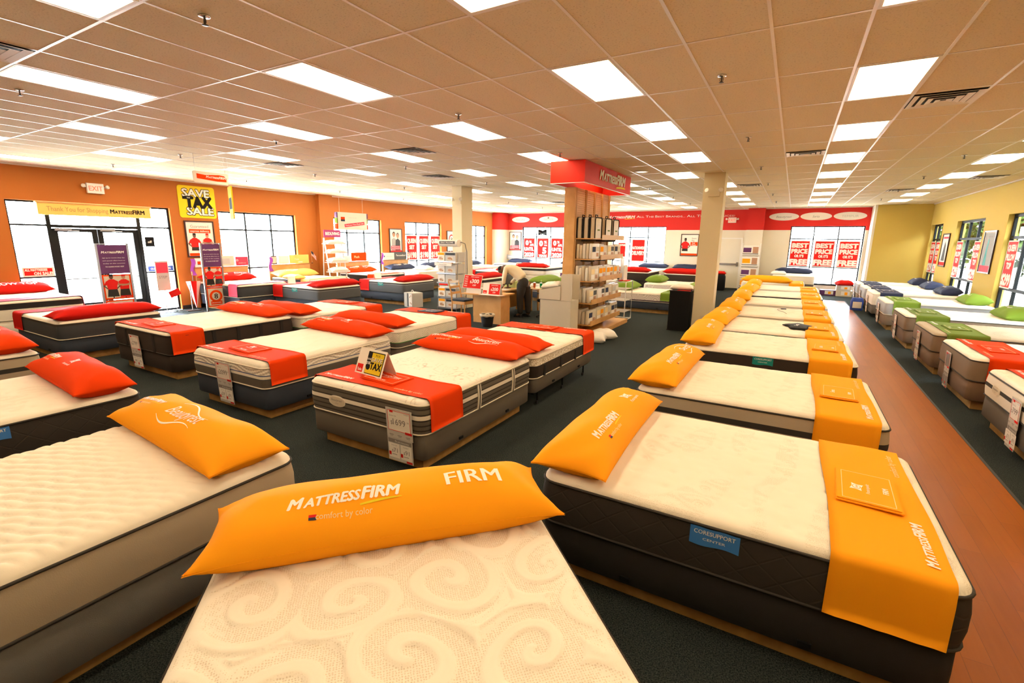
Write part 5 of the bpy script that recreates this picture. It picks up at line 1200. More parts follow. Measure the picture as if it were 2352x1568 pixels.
simple_box('tissue_box', 'pale green and white carton behind the price boards', 'box', -7.2, -6.85, 12.0, 12.3, .751, .93, 'pillow_lime')
simple_box('desk_organizer', 'wooden desk organizer with stacked papers', 'organizer', -7.25, -6.75, 12.35, 12.7, .751, .90, 'maple_dark', faces=lambda mb: [mb.box(-7.22, -6.78, 12.345, 12.35, .775+.04*k, .79+.04*k, 'paper') for k in range(3)])
mb = MB(); mb.box(-7.05, -6.95, 11.75, 11.95, .751, .77, 'black_plastic'); mb.box(-7.02, -6.99, 11.83, 11.87, .77, .88, 'black_plastic'); mb.box(-7.01, -6.98, 11.62, 12.08, .86, 1.14, 'black_plastic'); mb.box(-6.98, -6.977, 11.64, 12.06, .88, 1.12, 'grey_slate'); tag(mb.build('monitor'), 'small dark monitor on the desk in front of the man', 'monitor')
root = thing('waste_bin', 'black waste bin with a folded liner before the desk', 'bin', T(-6.37, 9.80, 0)); mb = MB(); mb.lathe([(.13, 0), (.17, .30), (.165, .30), (.125, .01)], 'black', n=24); mb.build('body', root)
mb = MB(); mb.loft([[((r_+.006*math.sin(5*a))*math.cos(a), (r_+.006*math.sin(5*a))*math.sin(a), z+.006*math.sin(7*a)) for a in [2*PI*k/32 for k in range(32)]] for r_, z in ((.155, .27), (.172, .315), (.19, .31), (.185, .27), (.176, .255))], 'pack_beige'); mb.build('liner', root)
# wooden chair by the desk
root = thing('guest_chair', 'light wooden chair with dark seat at left of the desk', 'chair', T(-7.78, 10.75, 0) @ RZ(-90)); S = .22
for s2 in (-1, 1):
    mb = MB(); mb.tube([(s2*S, -.24, 0), (s2*S, -.22, .45), (s2*S, -.26, .70), (s2*S, -.34, .98)], .02, 'maple', n=8, rs=[.018, .022, .02, .016]); mb.build('rear_leg', root)
    mb = MB(); mb.tube([(s2*S, .2, 0), (s2*S, .2, .43)], .019, 'maple', n=8); mb.build('front_leg', root)
mb = MB(); mb.loft([[(x*k, y*k-.02, z) for x, y in rrect(.47, .46, .05, 3)] for z, k in ((.445, .96), (.47, 1), (.49, .98), (.50, .9))], 'navy_grey', None, True, True, True); mb.build('seat', root)
mb = MB(); mb.box(-S, S, .19, .21, .36, .44, 'maple'); mb.box(-S, S, -.23, -.21, .36, .44, 'maple'); mb.box(-S-.01, -S+.01, -.2, .2, .36, .44, 'maple'); mb.box(S-.01, S+.01, -.2, .2, .36, .44, 'maple'); mb.build('apron', root)
for z, y in ((.62, -.25), (.78, -.285), (.92, -.325)): mb = MB(); mb.box(-S, S, y-.01, y+.008, z, z+.06, 'maple' if z < .9 else 'white_metal'); mb.build('back_slat', root)
def office_chair(x, y, rz, lab):
    root = thing('office_chair', lab, 'office chair', T(x, y, 0) @ RZ(rz), 'black office chairs at the desk')
    mb = MB(); mb.loft([[(a*k, b_*k, z) for a, b_ in rrect(.50, .48, .12, 4)] for z, k in ((.44, .92), (.47, 1), (.51, .98), (.52, .85))], 'black', None, True, True, True); mb.build('seat', root)
    mb = MB(); mb.loft([[(a*k, -.25-.10*((b_+.25)/.5)*.6+q, .80+b_*k) for a, b_ in rrect(.44, .46, .14, 5)] for q, k in ((-.03, .9), (-.015, 1), (.015, 1), (.03, .9))], 'black', None, True, True, True); mb.tube([(0, -.2, .45), (0, -.28, .5), (0, -.27, .62)], .02, 'black_plastic'); mb.build('backrest', root)
    mb = MB(); mb.tube([(0, 0, .08), (0, 0, .44)], .03, 'black_plastic', n=10); mb.build('gas_column', root)
    for s2 in (-1, 1): mb = MB(); mb.tube([(s2*.2, -.02, .45), (s2*.29, -.02, .5), (s2*.29, -.02, .66), (s2*.29, .12, .69), (s2*.29, -.16, .69)], .017, 'black_plastic', n=8); mb.build('armrest', root)
    for k in range(5):
        a = 2*PI*k/5; mb = MB(); mb.tube([(0, 0, .09), (.29*math.cos(a), .29*math.sin(a), .065)], .02, 'black_plastic', n=6, rs=[.026, .015]); lg = mb.build('leg', root)
        mb = MB(); mb.tube([(.29*math.cos(a)-.012, .29*math.sin(a), .03), (.29*math.cos(a)+.012, .29*math.sin(a), .03)], .028, 'black_plastic', n=10); mb.build('castor', lg)
office_chair(-5.74, 11.9, 75, 'black office chair turned sideways behind the man'); office_chair(-5.38, 13.1, 150, 'black office chair between the side table and the tower')

# ------------------------------------------------------------------ the man
def skin(name, P, E_, m, parent=None, root=0, sub=2):
    me = bpy.data.meshes.new(name); me.from_pydata([p[:3] for p in P], E_, []); o = bpy.data.objects.new(name, me); COL.objects.link(o)
    md = o.modifiers.new('Skin', 'SKIN'); md.use_smooth_shade = True
    for i, p in enumerate(P):
        sv = me.skin_vertices[0].data[i]; r_ = p[3]; sv.radius = (r_, p[4] if len(p) > 4 else r_); sv.use_root = (i == root)
    s = o.modifiers.new('Sub', 'SUBSURF'); s.levels = sub; s.render_levels = sub; me.materials.append(MT[m])
    if parent: o.parent = parent
    return o
root = thing('person', 'person in cream shirt and dark trousers bending over the desk', 'person', T(0, 0, 0))
hx, hy_ = -6.36, 11.62
body = [(hx, hy_, .98, .10), (hx-.10, hy_-.01, 1.12, .09), (hx-.26, hy_-.03, 1.28, .12), (hx-.44, hy_-.04, 1.36, .15), (hx-.55, hy_-.05, 1.36, .07), (hx-.63, hy_-.06, 1.33, .085), (hx-.71, hy_-.06, 1.27, .095), (hx-.74, hy_-.06, 1.19, .075),
 (hx-.44, hy_-.23, 1.34, .06), (hx-.47, hy_-.27, 1.08, .045), (hx-.50, hy_-.22, .86, .032), (hx-.44, hy_+.17, 1.34, .06), (hx-.34, hy_+.20, 1.07, .045), (hx-.47, hy_+.06, .86, .032),
 (hx-.02, hy_-.10, .92, .10), (hx-.06, hy_-.12, .50, .07), (hx-.03, hy_-.13, .10, .045), (hx-.13, hy_-.14, .05, .04), (hx+.02, hy_+.10, .92, .10), (hx+.10, hy_+.12, .50, .07), (hx+.12, hy_+.13, .10, .045), (hx+.02, hy_+.12, .05, .04)]
bE = [(0, 1), (1, 2), (2, 3), (3, 4), (4, 5), (5, 6), (6, 7), (3, 8), (8, 9), (9, 10), (3, 11), (11, 12), (12, 13), (0, 14), (14, 15), (15, 16), (16, 17), (0, 18), (18, 19), (19, 20), (20, 21)]
b_o = skin('body', body, bE, 'skin_dark', root)
sh = [(hx+.0, hy_, 1.04, .163, .172), (hx-.10, hy_-.01, 1.13, .155, .17), (hx-.26, hy_-.03, 1.28, .165, .18), (hx-.42, hy_-.04, 1.35, .165, .18), (hx-.50, hy_-.05, 1.36, .085), (hx-.43, hy_-.235, 1.33, .078), (hx-.47, hy_-.275, 1.08, .064), (hx-.50, hy_-.225, .90, .048), (hx-.43, hy_+.175, 1.33, .078), (hx-.34, hy_+.205, 1.07, .064), (hx-.46, hy_+.08, .90, .048)]
skin('shirt', sh, [(0, 1), (1, 2), (2, 3), (3, 4), (3, 5), (5, 6), (6, 7), (3, 8), (8, 9), (9, 10)], 'shirt', root)
tr = [(hx-.02, hy_, 1.02, .17, .175), (hx-.01, hy_-.09, .86, .145), (hx-.05, hy_-.11, .50, .100), (hx-.02, hy_-.12, .08, .080), (hx+.03, hy_+.09, .86, .145), (hx+.08, hy_+.11, .50, .100), (hx+.10, hy_+.12, .08, .080)]
skin('trousers', tr+[(hx-.07, hy_, 1.09, .155, .165)], [(0, 1), (1, 2), (2, 3), (0, 4), (4, 5), (5, 6), (0, 7)], 'trousers', root)
for (x, y) in ((hx-.02, hy_-.12), (hx+.10, hy_+.12)):
    mb = MB(); mb.loft([[(x-.07+a*k, y+b_*k, z) for a, b_ in rrect(.28, .10, .045, 4)] for z, k in ((.0, .97), (.02, 1), (.06, .85), (.085, .5))], 'black', None, True, True, True); mb.build('shoe', root)
mb = MB(); mb.ball((hx-.695, hy_-.06, 1.305), .098, .09, .088, 'black'); mb.build('hair', root)
mb = MB()
for s2 in (-1, 1): mb.ball((hx-.70, hy_-.06+s2*.088, 1.25), .02, .012, .03, 'skin_dark')
mb.build('ear', root)
for hxx, hyy, sg in ((hx-.52, hy_-.22, 1), (hx-.50, hy_+.05, -1)):
    P = [(hxx, hyy, .84, .026), (hxx-.04, hyy, .80, .034, .02), (hxx-.09, hyy, .782, .032, .016)]; E_ = [(0, 1), (1, 2)]
    for k in range(4):
        o_ = (k-1.5)*.021; ln = (.055, .068, .072, .058)[k]; i0 = len(P); P += [(hxx-.10, hyy+o_, .782, .010), (hxx-.10-ln*.6, hyy+o_*1.15, .778, .009), (hxx-.10-ln, hyy+o_*1.2, .765, .008)]; E_ += [(2, i0), (i0, i0+1), (i0+1, i0+2)]
    i0 = len(P); P += [(hxx-.06, hyy+sg*.04, .785, .011), (hxx-.10, hyy+sg*.065, .772, .009)]; E_ += [(1, i0), (i0, i0+1)]
    skin('hand', P, E_, 'skin_dark', root, sub=1)

# ------------------------------------------------------------------ signs on walls and windows
def worker(mb, Q, x, y, s, skin_='skin_dark', z=.003, crossed=False, legs=True):
    def poly(pts, m, dz=0): mb.add([(x+a*s, y+b_*s, z+dz) for a, b_ in pts], [tuple(range(len(pts)))], m, Q)
    poly([(-.28, .0), (-.03, .0), (-.02, -.1), (.02, -.1), (.03, 0), (.28, 0), (.22, .42), (-.22, .42)] if legs else [(-.24, .2), (.24, .2), (.22, .42), (-.22, .42)], 'trousers')
    poly([(-.22, .42), (.22, .42), (.27, .88), (.10, 1.0), (-.10, 1.0), (-.27, .88)], 'ink_red', .0005)
    for sg in (-1, 1):
        if crossed: poly([(sg*.27, .88), (sg*.34, .66), (-sg*.12, .60), (-sg*.12, .70), (sg*.24, .74)] if sg > 0 else [(sg*.27, .88), (sg*.24, .74), (-sg*.12, .72), (-sg*.12, .62), (sg*.34, .66)], skin_, .001)
        else: poly([(sg*.27, .88), (sg*.42, .62), (sg*.22, .42), (sg*.20, .48), (sg*.33, .62), (sg*.22, .76)][::sg], skin_, .001); poly([(sg*.27, .90), (sg*.38, .68), (sg*.26, .66), (sg*.2, .8)][::sg], 'ink_red', .0012)
    n = 14; mb.add([(x+.095*s*math.cos(2*PI*i/n), y+1.13*s+.13*s*math.sin(2*PI*i/n), z+.001) for i in range(n)], [tuple(range(n))], skin_, Q)
    poly([(-.1, 1.17), (.1, 1.17), (.08, 1.29), (-.08, 1.29)], 'ink_red' if crossed else 'black', .0015)
def couple(mb, Q, W, H):
    def poly(pts, m, dz=0): mb.add([(a, b_, .003+dz) for a, b_ in pts], [tuple(range(len(pts)))], m, Q)
    poly([(-.28*W*1.2, .1), (0, .1), (.02, H*.55), (-.12, H*.62), (-.26, H*.56)], 'grey_light'); poly([(-.05, .1), (.32*W*1.1, .1), (.26, H*.5), (.12, H*.60), (-.02, H*.52)], 'grey_dark', .0005)
    for cx, cy, hr in ((-.12, H*.74, 'black'), (.12, H*.70, 'frame_dark')):
        mb.disc(cx, cy+.03, .085, .11, .004, hr, Q); mb.disc(cx, cy, .068, .095, .005, 'skin_mid', Q)
    mb.box(-W*.40, W*.34, .14, .30, .006, .007, 'ink_pink', Q); put_text(mb, Q, 'Happiness', .07, 'ink_white', -.03, .24, lift=.008, bold=.01, fit=W*.6); put_text(mb, Q, 'Guaranteed', .07, 'ink_white', -.03, .165, lift=.008, bold=.01, fit=W*.62)
    mb.box(-W/2+.04, W/2-.04, .04, .10, .006, .007, 'ink_red', Q)
def framed(M, label, W, H, draw):
    root = thing('framed_poster', label, 'poster', M, 'dark framed posters'); mb = MB(); f = .035
    for q in ((-W/2, W/2, 0, f), (-W/2, W/2, H-f, H), (-W/2, -W/2+f, f, H-f), (W/2-f, W/2, f, H-f)): mb.box(q[0], q[1], -.03, 0, q[2], q[3], 'frame_dark')
    mb.build('frame', root); mb = MB(); mb.box(-W/2+f, W/2-f, -.012, -.002, f, H-f, 'paper'); draw(mb, T(0, -.012, 0) @ RX(90)); mb.build('print', root)
    return root
def wm(x, y, z, face):   # face: L orange wall, B red wall, R yellow wall
    return T(x, y, z) @ RZ({'L': 90, 'B': 0, 'R': -90}[face])
def d1(mb, Q):
    put_text(mb, Q, 'Guaranteed', .12, 'ink_grey', 0, .85, lift=.003, bold=0, fit=.5); mb.box(-.30, .30, .70, .81, .002, .004, 'redorange', Q); put_text(mb, Q, 'express delivery.', .075, 'ink_white', 0, .73, lift=.006, fit=.54)
    worker(mb, Q, -.17, .10, .46, legs=False); worker(mb, Q, .19, .10, .46, 'skin_mid', crossed=True, legs=False); mb.box(-.35, .35, .04, .12, .006, .007, 'redorange', Q)
framed(wm(XL+.005, 7.90, 1.49, 'L'), 'framed poster reading Guaranteed express delivery', .82, 1.05, d1)
framed(wm(XL+.005, 16.09, 1.49, 'L'), 'framed couple poster on the orange wall', .78, 1.04, lambda mb, Q: couple(mb, Q, .78, 1.04))
framed(wm(XL+.005, 20.13, 1.49, 'L'), 'framed round-badge poster half behind the left pillar', .76, 1.04, lambda mb, Q: (mb.disc(0, .6, .22, .26, .003, 'ink_red', Q), mb.disc(0, .6, .16, .19, .005, 'paper', Q), put_text(mb, Q, '8', .3, 'ink_black', 0, .5, lift=.007)))
framed(wm(-14.28, YB-.005, 1.50, 'B'), 'framed couple poster on the red and white wall', .80, 1.08, lambda mb, Q: couple(mb, Q, .80, 1.08))
def d4(mb, Q):
    worker(mb, Q, -.20, .12, .58, legs=False); put_text(mb, Q, 'Save', .10, 'ink_grey', .19, .82, lift=.003, fit=.22); put_text(mb, Q, 'Big', .10, 'ink_grey', .15, .72, lift=.003); mb.box(.04, .37, .50, .68, .002, .004, 'redorange', Q)
    put_text(mb, Q, 'Feel', .08, 'ink_white', .18, .60, lift=.006); put_text(mb, Q, 'Happy', .08, 'ink_white', .20, .52, lift=.006); mb.box(-.38, .38, .04, .13, .006, .007, 'redorange', Q)
framed(wm(-4.45, YB-.005, 1.44, 'B'), 'framed worker poster reading Save Big, Feel Happy', .84, 1.06, d4)
framed(wm(XR-.005, 21.5, 1.40, 'R'), 'framed grey tower poster on the yellow wall', .82, 1.1, lambda mb, Q: (mb.add([(-.2, .2, .003), (.2, .2, .003), (.12, .7, .003), (0, .85, .003), (-.1, .6, .003)], [(0, 1, 2, 3, 4)], 'grey_slate', Q), mb.box(-.36, .36, .05, .16, .003, .004, 'ink_red', Q), mb.box(-.3, .3, .93, .99, .003, .004, 'ink_pink', Q)))
framed(wm(XR-.005, 17.23, 1.40, 'R'), 'framed pale statue poster on the yellow wall', .90, 1.1, lambda mb, Q: (mb.box(-.38, .38, .16, 1.04, .002, .003, 'grey_light', Q), mb.add([(-.2, .2, .004), (.02, .2, .004), (-.02, .6, .004), (.0, .85, .004), (-.08, .9, .004), (-.14, .6, .004)], [(0, 1, 2, 3, 4, 5)], 'teal', Q), mb.box(-.38, .38, .04, .20, .004, .005, 'ink_pink', Q), put_text(mb, Q, 'comfort by color', .05, 'ink_grey', .05, .93, lift=.006)))
# yellow SAVE TAX SALE board
root = thing('sale_board', 'yellow board reading SAVE the TAX SALE', 'sign', wm(XL+.005, 7.93, 2.62, 'L')); mb = MB()
mb.loft([[(x, -t_, .45+y) for x, y in rrect(1.02, .90, .07, 4)] for t_ in (0, .012)], 'ink_yellow', None, True, False, True); mb.build('panel', root)
mb = MB(); Q = T(0, -.013, 0) @ RX(90)
for dx, dy, m, bo, l in ((0, 0, 'ink_black', .085, .001), (0, 0, 'ink_white', .035, .003)):
    put_text(mb, Q, 'SAVE', .30, m, -.02, .60, lift=l, bold=bo, fit=.76 if m == 'ink_white' else .79); put_text(mb, Q, 'SALE', .30, m, .06, .09, lift=l, bold=bo, fit=.76 if m == 'ink_white' else .79)
put_text(mb, Q, 'TAX', .42, 'ink_black', .03, .30, lift=.005, bold=.07, fit=.78); mb.box(-.40, -.12, .52, .60, .003, .006, 'ink_black', Q); put_text(mb, Q, 'THE', .05, 'ink_white', -.24, .545, lift=.008)
mb.build('lettering', root)
# thank-you soffit over the doors
root = thing('entrance_board', 'long tan board reading Thank You for Shopping', 'sign', wm(XL+.005, 5.50, 2.55, 'L')); mb = MB(); mb.box(-1.14, 1.14, -.10, 0, 0, .27, 'yellow_pale'); mb.box(-1.16, 1.16, -.12, 0, .27, .30, 'maple'); mb.build('panel', root)
mb = MB(); Q = T(0, -.101, 0) @ RX(90); put_text(mb, Q, 'Thank You for Shopping', .155, 'maple_dark', -.39, .09, lift=.002, bold=0, fit=1.18); put_text(mb, Q, BRAND, .14, 'ink_black', .62, .09, lift=.002, bold=.05, fit=.76); mb.build('lettering', root)
# exit signs with lamps
def exit_sign(M, label):
    root = thing('exit_sign', label, 'exit sign', M, 'exit signs'); mb = MB(); mb.box(-.17, .17, -.07, 0, 0, .24, 'white_metal'); mb.build('housing', root)
    mb = MB(); put_text(mb, T(0, -.071, .06) @ RX(90), 'EXIT', .17, 'exit_red', 0, 0, lift=.002, bold=.01, fit=.28); mb.build('lettering', root)
    for s2 in (-1, 1): mb = MB(); mb.tube([(s2*.17, -.03, .14), (s2*.20, -.04, .16)], .012, 'white_metal', n=6); mb.lathe([(.02, -.03), (.045, .02), (.045, .05), (.04, .055)], 'lamp_head', T(s2*.23, -.05, .16) @ RX(75) @ RY(s2*20), n=14); mb.build('lamp', root)
exit_sign(wm(XL+.005, 5.53, 3.11, 'L'), 'white EXIT sign with twin lamps above the entrance'); exit_sign(wm(-2.64, YB-.005, 3.02, 'B'), 'white EXIT sign on the red wall near the service door')
def twin(M, label):
    root = thing('emergency_light', label, 'emergency light', M, 'emergency lights on the pillars'); mb = MB(); mb.box(-.12, .12, -.05, 0, 0, .10, 'pillar_paint'); mb.build('housing', root)
    for s2 in (-1, 1): mb = MB(); mb.lathe([(.015, -.03), (.05, .02), (.05, .05), (.042, .052)], 'lamp_head', T(s2*.13, -.07, .12) @ RX(70) @ RY(s2*25), n=14); mb.build('lamp', root)
twin(T(-8.80, 11.95, 3.13), 'twin-lamp emergency light on the left pillar'); twin(T(-1.70, 12.0, 3.12), 'twin-lamp emergency light on the right pillar')
# red wall writing and ovals
mb = MB(); put_brand(mb, T(-7.95, YB-.004, 3.28) @ RX(90), .18, 'ink_white', fit=1.45, lift=.002); put_text(mb, T(0, YB-.004, 3.30) @ RX(90), [('A', 1), ('LL ', .75), ('T', 1), ('HE ', .75), ('B', 1), ('EST ', .75), ('B', 1), ('RANDS... ', .75), ('A', 1), ('LL ', .75), ('T', 1), ('HE ', .75), ('B', 1), ('EST ', .75), ('P', 1), ('RICES!', .75)], .15, 'ink_white', -4.85, 0, bold=0, fit=4.6, lift=.002)
tag(mb.build('wall_lettering'), 'white slogan lettering running along the red wall', 'lettering')
for i, (x, word, m) in enumerate(((-13.93, 'Sealy', 'ink_grey'), (-12.15, 'STEARNS & FOSTER', 'ink_grey'), (-.55, 'Beautyrest', 'ink_grey'), (.66, 'Serta', 'ink_grey'), (1.88, 'TEMPUR', 'paper_grey'))):
    mb = MB(); Q = T(x, YB-.003, 3.27) @ RX(90); N = 40; R_ = [(.58*math.cos(2*PI*k/N), .165*math.sin(2*PI*k/N)) for k in range(N)]
    mb.loft([[(a, b_, 0) for a, b_ in R_], [(a, b_, .02) for a, b_ in R_]], 'paper', Q, True, False, True); put_text(mb, Q, word, .13, m, 0, -.05, lift=.023, shear=.25 if i in (2, 3) else 0, bold=0, fit=.6 if i != 3 else .25)
    if i == 1: mb.disc(0, .08, .05, .05, .022, 'brown_warm', Q)
    tag(mb.build('brand_oval'), 'white oval plaque, %s on the red wall band' % ['leftmost', 'second from left', 'third from right', 'second from right', 'rightmost'][i], 'plaque', 'oval plaques on the red wall')
# posters in the windows
def wposter(M, label, W, H, lines, m='ink_red', bgm='paper', group='red window sale posters'):
    mb = MB(); mb.box(-W/2, W/2, -.004, 0, 0, H, bgm); mb.box(-W/2+.03, W/2-.03, -.005, -.004, .03, H-.03, m); Q = T(0, -.0055, 0) @ RX(90)
    for s, size, x, y, fit, c in lines: put_text(mb, Q, s, size, c, x, y, lift=.002, bold=.062, fit=(fit*1.06 if fit else None))
    return tag(mb.build('window_poster', M=M), label, 'poster', group)
WHT = 'ink_white'
for i, y in enumerate((17.20, 18.06, 18.90)):
    wposter(wm(XL-.06, y, 1.14, 'L'), 'red window poster reading QUEEN SET $198, %s from left' % ORD[i], .70, 1.12, [('QUEEN', .27, 0, .78, .56, WHT), ('SET', .24, 0, .50, .34, WHT), ('$198', .36, 0, .10, .56, WHT)])
for i, x in enumerate((-13.38, -12.49, -11.6)):
    L_ = [('0', .36, -.14, .72, .2, WHT), ('%', .18, .08, .84, .16, WHT), ('APR', .18, .18, .66, .26, WHT), ('UNTIL', .26, 0, .40, .58, WHT), ('2020', .30, 0, .08, .58, WHT)] if i != 1 else [('0', .40, -.12, .68, .24, WHT), ('%', .2, .16, .82, .18, WHT), ('FOR', .1, .18, .68, .18, WHT), ('5', .46, .10, .26, .26, WHT), ('YEARS', .18, 0, .06, .5, WHT)]
    wposter(wm(x, YB+.06, 1.12, 'B'), 'red window poster reading %s, %s of three' % ('0% APR UNTIL 2020' if i != 1 else '0% FOR 5 YEARS', ('left', 'middle', 'right')[i]), .74, 1.12, L_)
wposter(wm(-6.98, YB+.06, 1.10, 'B'), 'red window poster reading NATIONWIDE DELIVERY', .68, 1.12, [('NATIONWIDE', .2, 0, .62, .62, WHT), ('DELIVERY', .26, 0, .34, .62, WHT)])
wposter(wm(-7.85, YB+.06, 1.3, 'B'), 'narrow red window poster reading SURPRISE', .42, .75, [('SURPRISE', .12, 0, .58, .34, WHT)])
for i, x in enumerate((.22, 1.13, 2.02)):
    wposter(wm(x, YB+.06, 1.12, 'B'), "red window poster reading BEST PRICE OR IT'S FREE, %s of three" % ('left', 'middle', 'right')[i], .74, 1.12, [('BEST', .26, 0, .82, .60, WHT), ('PRICE', .26, 0, .57, .60, WHT), ("OR IT'S", .15, 0, .40, .34, WHT), ('FREE', .32, 0, .08, .64, WHT)])
for i, y in enumerate((23.5, 22.75, 20.15, 18.42, 15.85, 14.15)):
    wposter(wm(XR+.06, y, 1.12, 'R'), 'red window poster reading QUEEN PILLOW TOP $299, %s along the yellow wall' % ORD[i], .62, 1.12, [('QUEEN', .2, 0, .88, .46, WHT), ('PILLOW', .2, 0, .66, .48, WHT), ('TOP', .2, 0, .46, .28, WHT), ('$299', .36, 0, .08, .50, WHT)])
wposter(wm(XL-.06, 4.22, 1.12, 'L'), 'red strip sign reading ALL MATTRESSES ON SALE!', .56, .22, [('ALL MATTRESSES', .07, -.04, .13, .38, WHT), ('ON SALE!', .09, .08, .04, .32, WHT)])
for i, (x, y, s) in enumerate(((-12.5, 0, 0),)):
    mb = MB(); n = 18
    mb.loft([[(-.26+.52*u, (-.03 if e else .03), 2.38+.34*(.75+.25*abs(math.cos(u*PI)))*(1 if q else 0)+(.06*abs(math.sin(u*PI*1.0)) if not q else 0)) for u in [k/n for k in range(n+1)]] for q, e in ((0, 0), (1, 0), (1, 1), (0, 1), (0, 0))], 'black', T(x, YB-.02, 0), False, True)
    mb.tube([(-.22, -.035, 2.55), (0, -.04, 2.48), (.22, -.035, 2.52)], .004, 'ink_white', T(x, YB-.02, 0), n=4)
    tag(mb.build('draped_cloth'), 'black cloth draped in the finance poster window', 'cloth')
mb = MB(); Q = wm(XL-.06, 6.60, 1.80, 'L'); mb.box(-.11, .11, -.004, 0, 0, .26, 'black', Q); put_text(mb, Q @ T(0, -.005, .1) @ RX(90), 'off', .09, 'ink_white', 0, 0, bold=.03); tag(mb.build('window_sticker'), 'small black square sticker beside the right door', 'sticker')
mb = MB(); Q = wm(XL-.06, 6.78, 1.13, 'L'); mb.box(-.31, .31, -.004, 0, 0, .14, 'blue_print', Q); put_text(mb, Q @ T(0, -.005, .04) @ RX(90), 'OUR LOW PRICES', .08, 'ink_white', 0, 0, bold=.03, fit=.5); tag(mb.build('window_sticker'), 'blue strip sign low on the right side light', 'sticker')
# hanging signs
def strings(mb, pts): [mb.tube([p, (p[0], p[1], CE-.01)], .0025, 'ink_white', n=4) for p in pts]
root = thing('hanging_sign', 'white sign with red brand panel hanging above the door side', 'sign', T(-10.0, 5.49, 3.11) @ RZ(90)); mb = MB(); mb.loft([[(x*1.0, -t_, .10+y) for x, y in rrect(.66, .21, .03, 3)] for t_ in (0, .02)], 'paper', None, True, False, True); mb.build('panel', root)
mb = MB(); mb.add([(-.27, -.0215, .16), (-.1, -.0215, .145), (.15, -.0215, .17), (.25, -.0215, .16), (.29, -.0215, .12), (.29, -.0215, .05), (.1, -.0215, .045), (-.27, -.0215, .07)], [tuple(range(7, -1, -1))], 'redorange'); put_brand(mb, T(.09, -.022, .095) @ RX(90), .06, 'ink_white', lift=.002, swoosh=None); mb.build('red_print', root)
mb = MB(); strings(mb, [(-.28, 0, .2), (.28, 0, .2)]); [None]; mb.build('string', root).scale = (1, 1, 1)
for ch in root.children:
    if ch.name.startswith('string'):
        for v_ in ch.data.vertices: v_.co.z = .2 if v_.co.z < 1 else CE-3.11-.01
mb = MB(); Q = T(-10.05, 5.87, 2.45) @ RZ(-22.5); mb.box(-.22, .22, -.012, .012, 0, .64, 'ink_yellow', Q); mb.box(-.16, .16, -.014, .014, .2, .42, 'ink_black', Q); mb.tube([(0, 0, .64), (0, 0, CE-2.46)], .0025, 'ink_white', Q, n=4)
tag(mb.build('hanging_sign'), 'yellow card seen edge-on hanging below the red brand sign', 'sign')
root = thing('hanging_sign', 'white hanging board with tiny sunset logo and red slogan strip', 'sign', T(-13.0, 11.62, 2.37) @ RZ(88)); mb = MB(); mb.box(-.60, .60, -.05, .05, 0, .56, 'paper'); mb.build('panel', root)
mb = MB(); Q = T(0, -.051, 0) @ RX(90); mb.box(-.48, -.32, .33, .41, 0, .002, 'redorange', Q); mb.box(-.48, -.32, .27, .33, 0, .002, 'navy', Q); put_text(mb, Q, 'comfort by color', .05, 'paper_grey', 0, .38, lift=.002, bold=0)
q2 = Q @ T(.08, .13, 0) @ RZ(7); mb.box(-.42, .42, 0, .10, 0, .002, 'ink_pink', q2); put_text(mb, q2, 'Find your Firm Plush Soft', .06, 'ink_white', 0, .03, lift=.003, fit=.76); mb.build('print', root)
for s2 in (-1, 1):
    mb = MB(); x = s2*.625; [mb.box(x-.022, x+.022, -.055, .055, .02+.18*k, .19+.18*k, m) for k, m in enumerate(('redorange', 'green', 'purple'))]; mb.build('coloured_edge', root)
mb = MB(); [mb.tube([(x, 0, .56), (x, 0, CE-2.38)], .004, 'ink_white', n=4) for x in (-.48, .48)]; mb.build('string', root)
# pillow rack by the pilaster
root = thing('pillow_rack', 'white leaning pillow rack with magenta LIVING header', 'rack', T(-14.60, 12.10, 0) @ RZ(88)); mb = MB()
for s2 in (-1, 1): mb.tube([(s2*.36, -.35, 0), (s2*.36, .0, 2.1)], .03, 'white_metal', n=4); mb.tube([(s2*.36, .2, 0), (s2*.36, .02, 2.08)], .018, 'white_metal', n=4)
mb.build('frame', root); mb = MB(); mb.box(-.36, .36, -.02, .0, 2.12, 2.38, 'magenta'); put_text(mb, T(0, -.021, 2.2) @ RX(90), 'BEDLIVING', .15, 'ink_white', 0, 0, bold=.04, fit=.6); mb.build('header', root)
for k, z in enumerate((.55, .88, 1.22, 1.56, 1.88)):
    yy = -.35+.35*z/2.1; mb = MB(); mb.box(-.38, .38, yy-.20, yy+.16, z, z+.018, 'white_metal', T(0, 0, 0)); mb.box(-.38, .38, yy-.21, yy-.20, z-.01, z+.05, 'white_metal'); mb.build('shelf', root)
    pillow(T(-14.60, 12.10, 0) @ RZ(88) @ T(0, yy-.03, z+.019), 'white pillow on the %s shelf of the pillow rack' % ('lowest', 'second', 'middle', 'fourth', 'top')[k], 'pillow_white', L=.68, Wd=.38, H=.13 if k > 2 else .17, texts=(), group='pillows on the white rack', seed=130+k, name='bed_pillow')
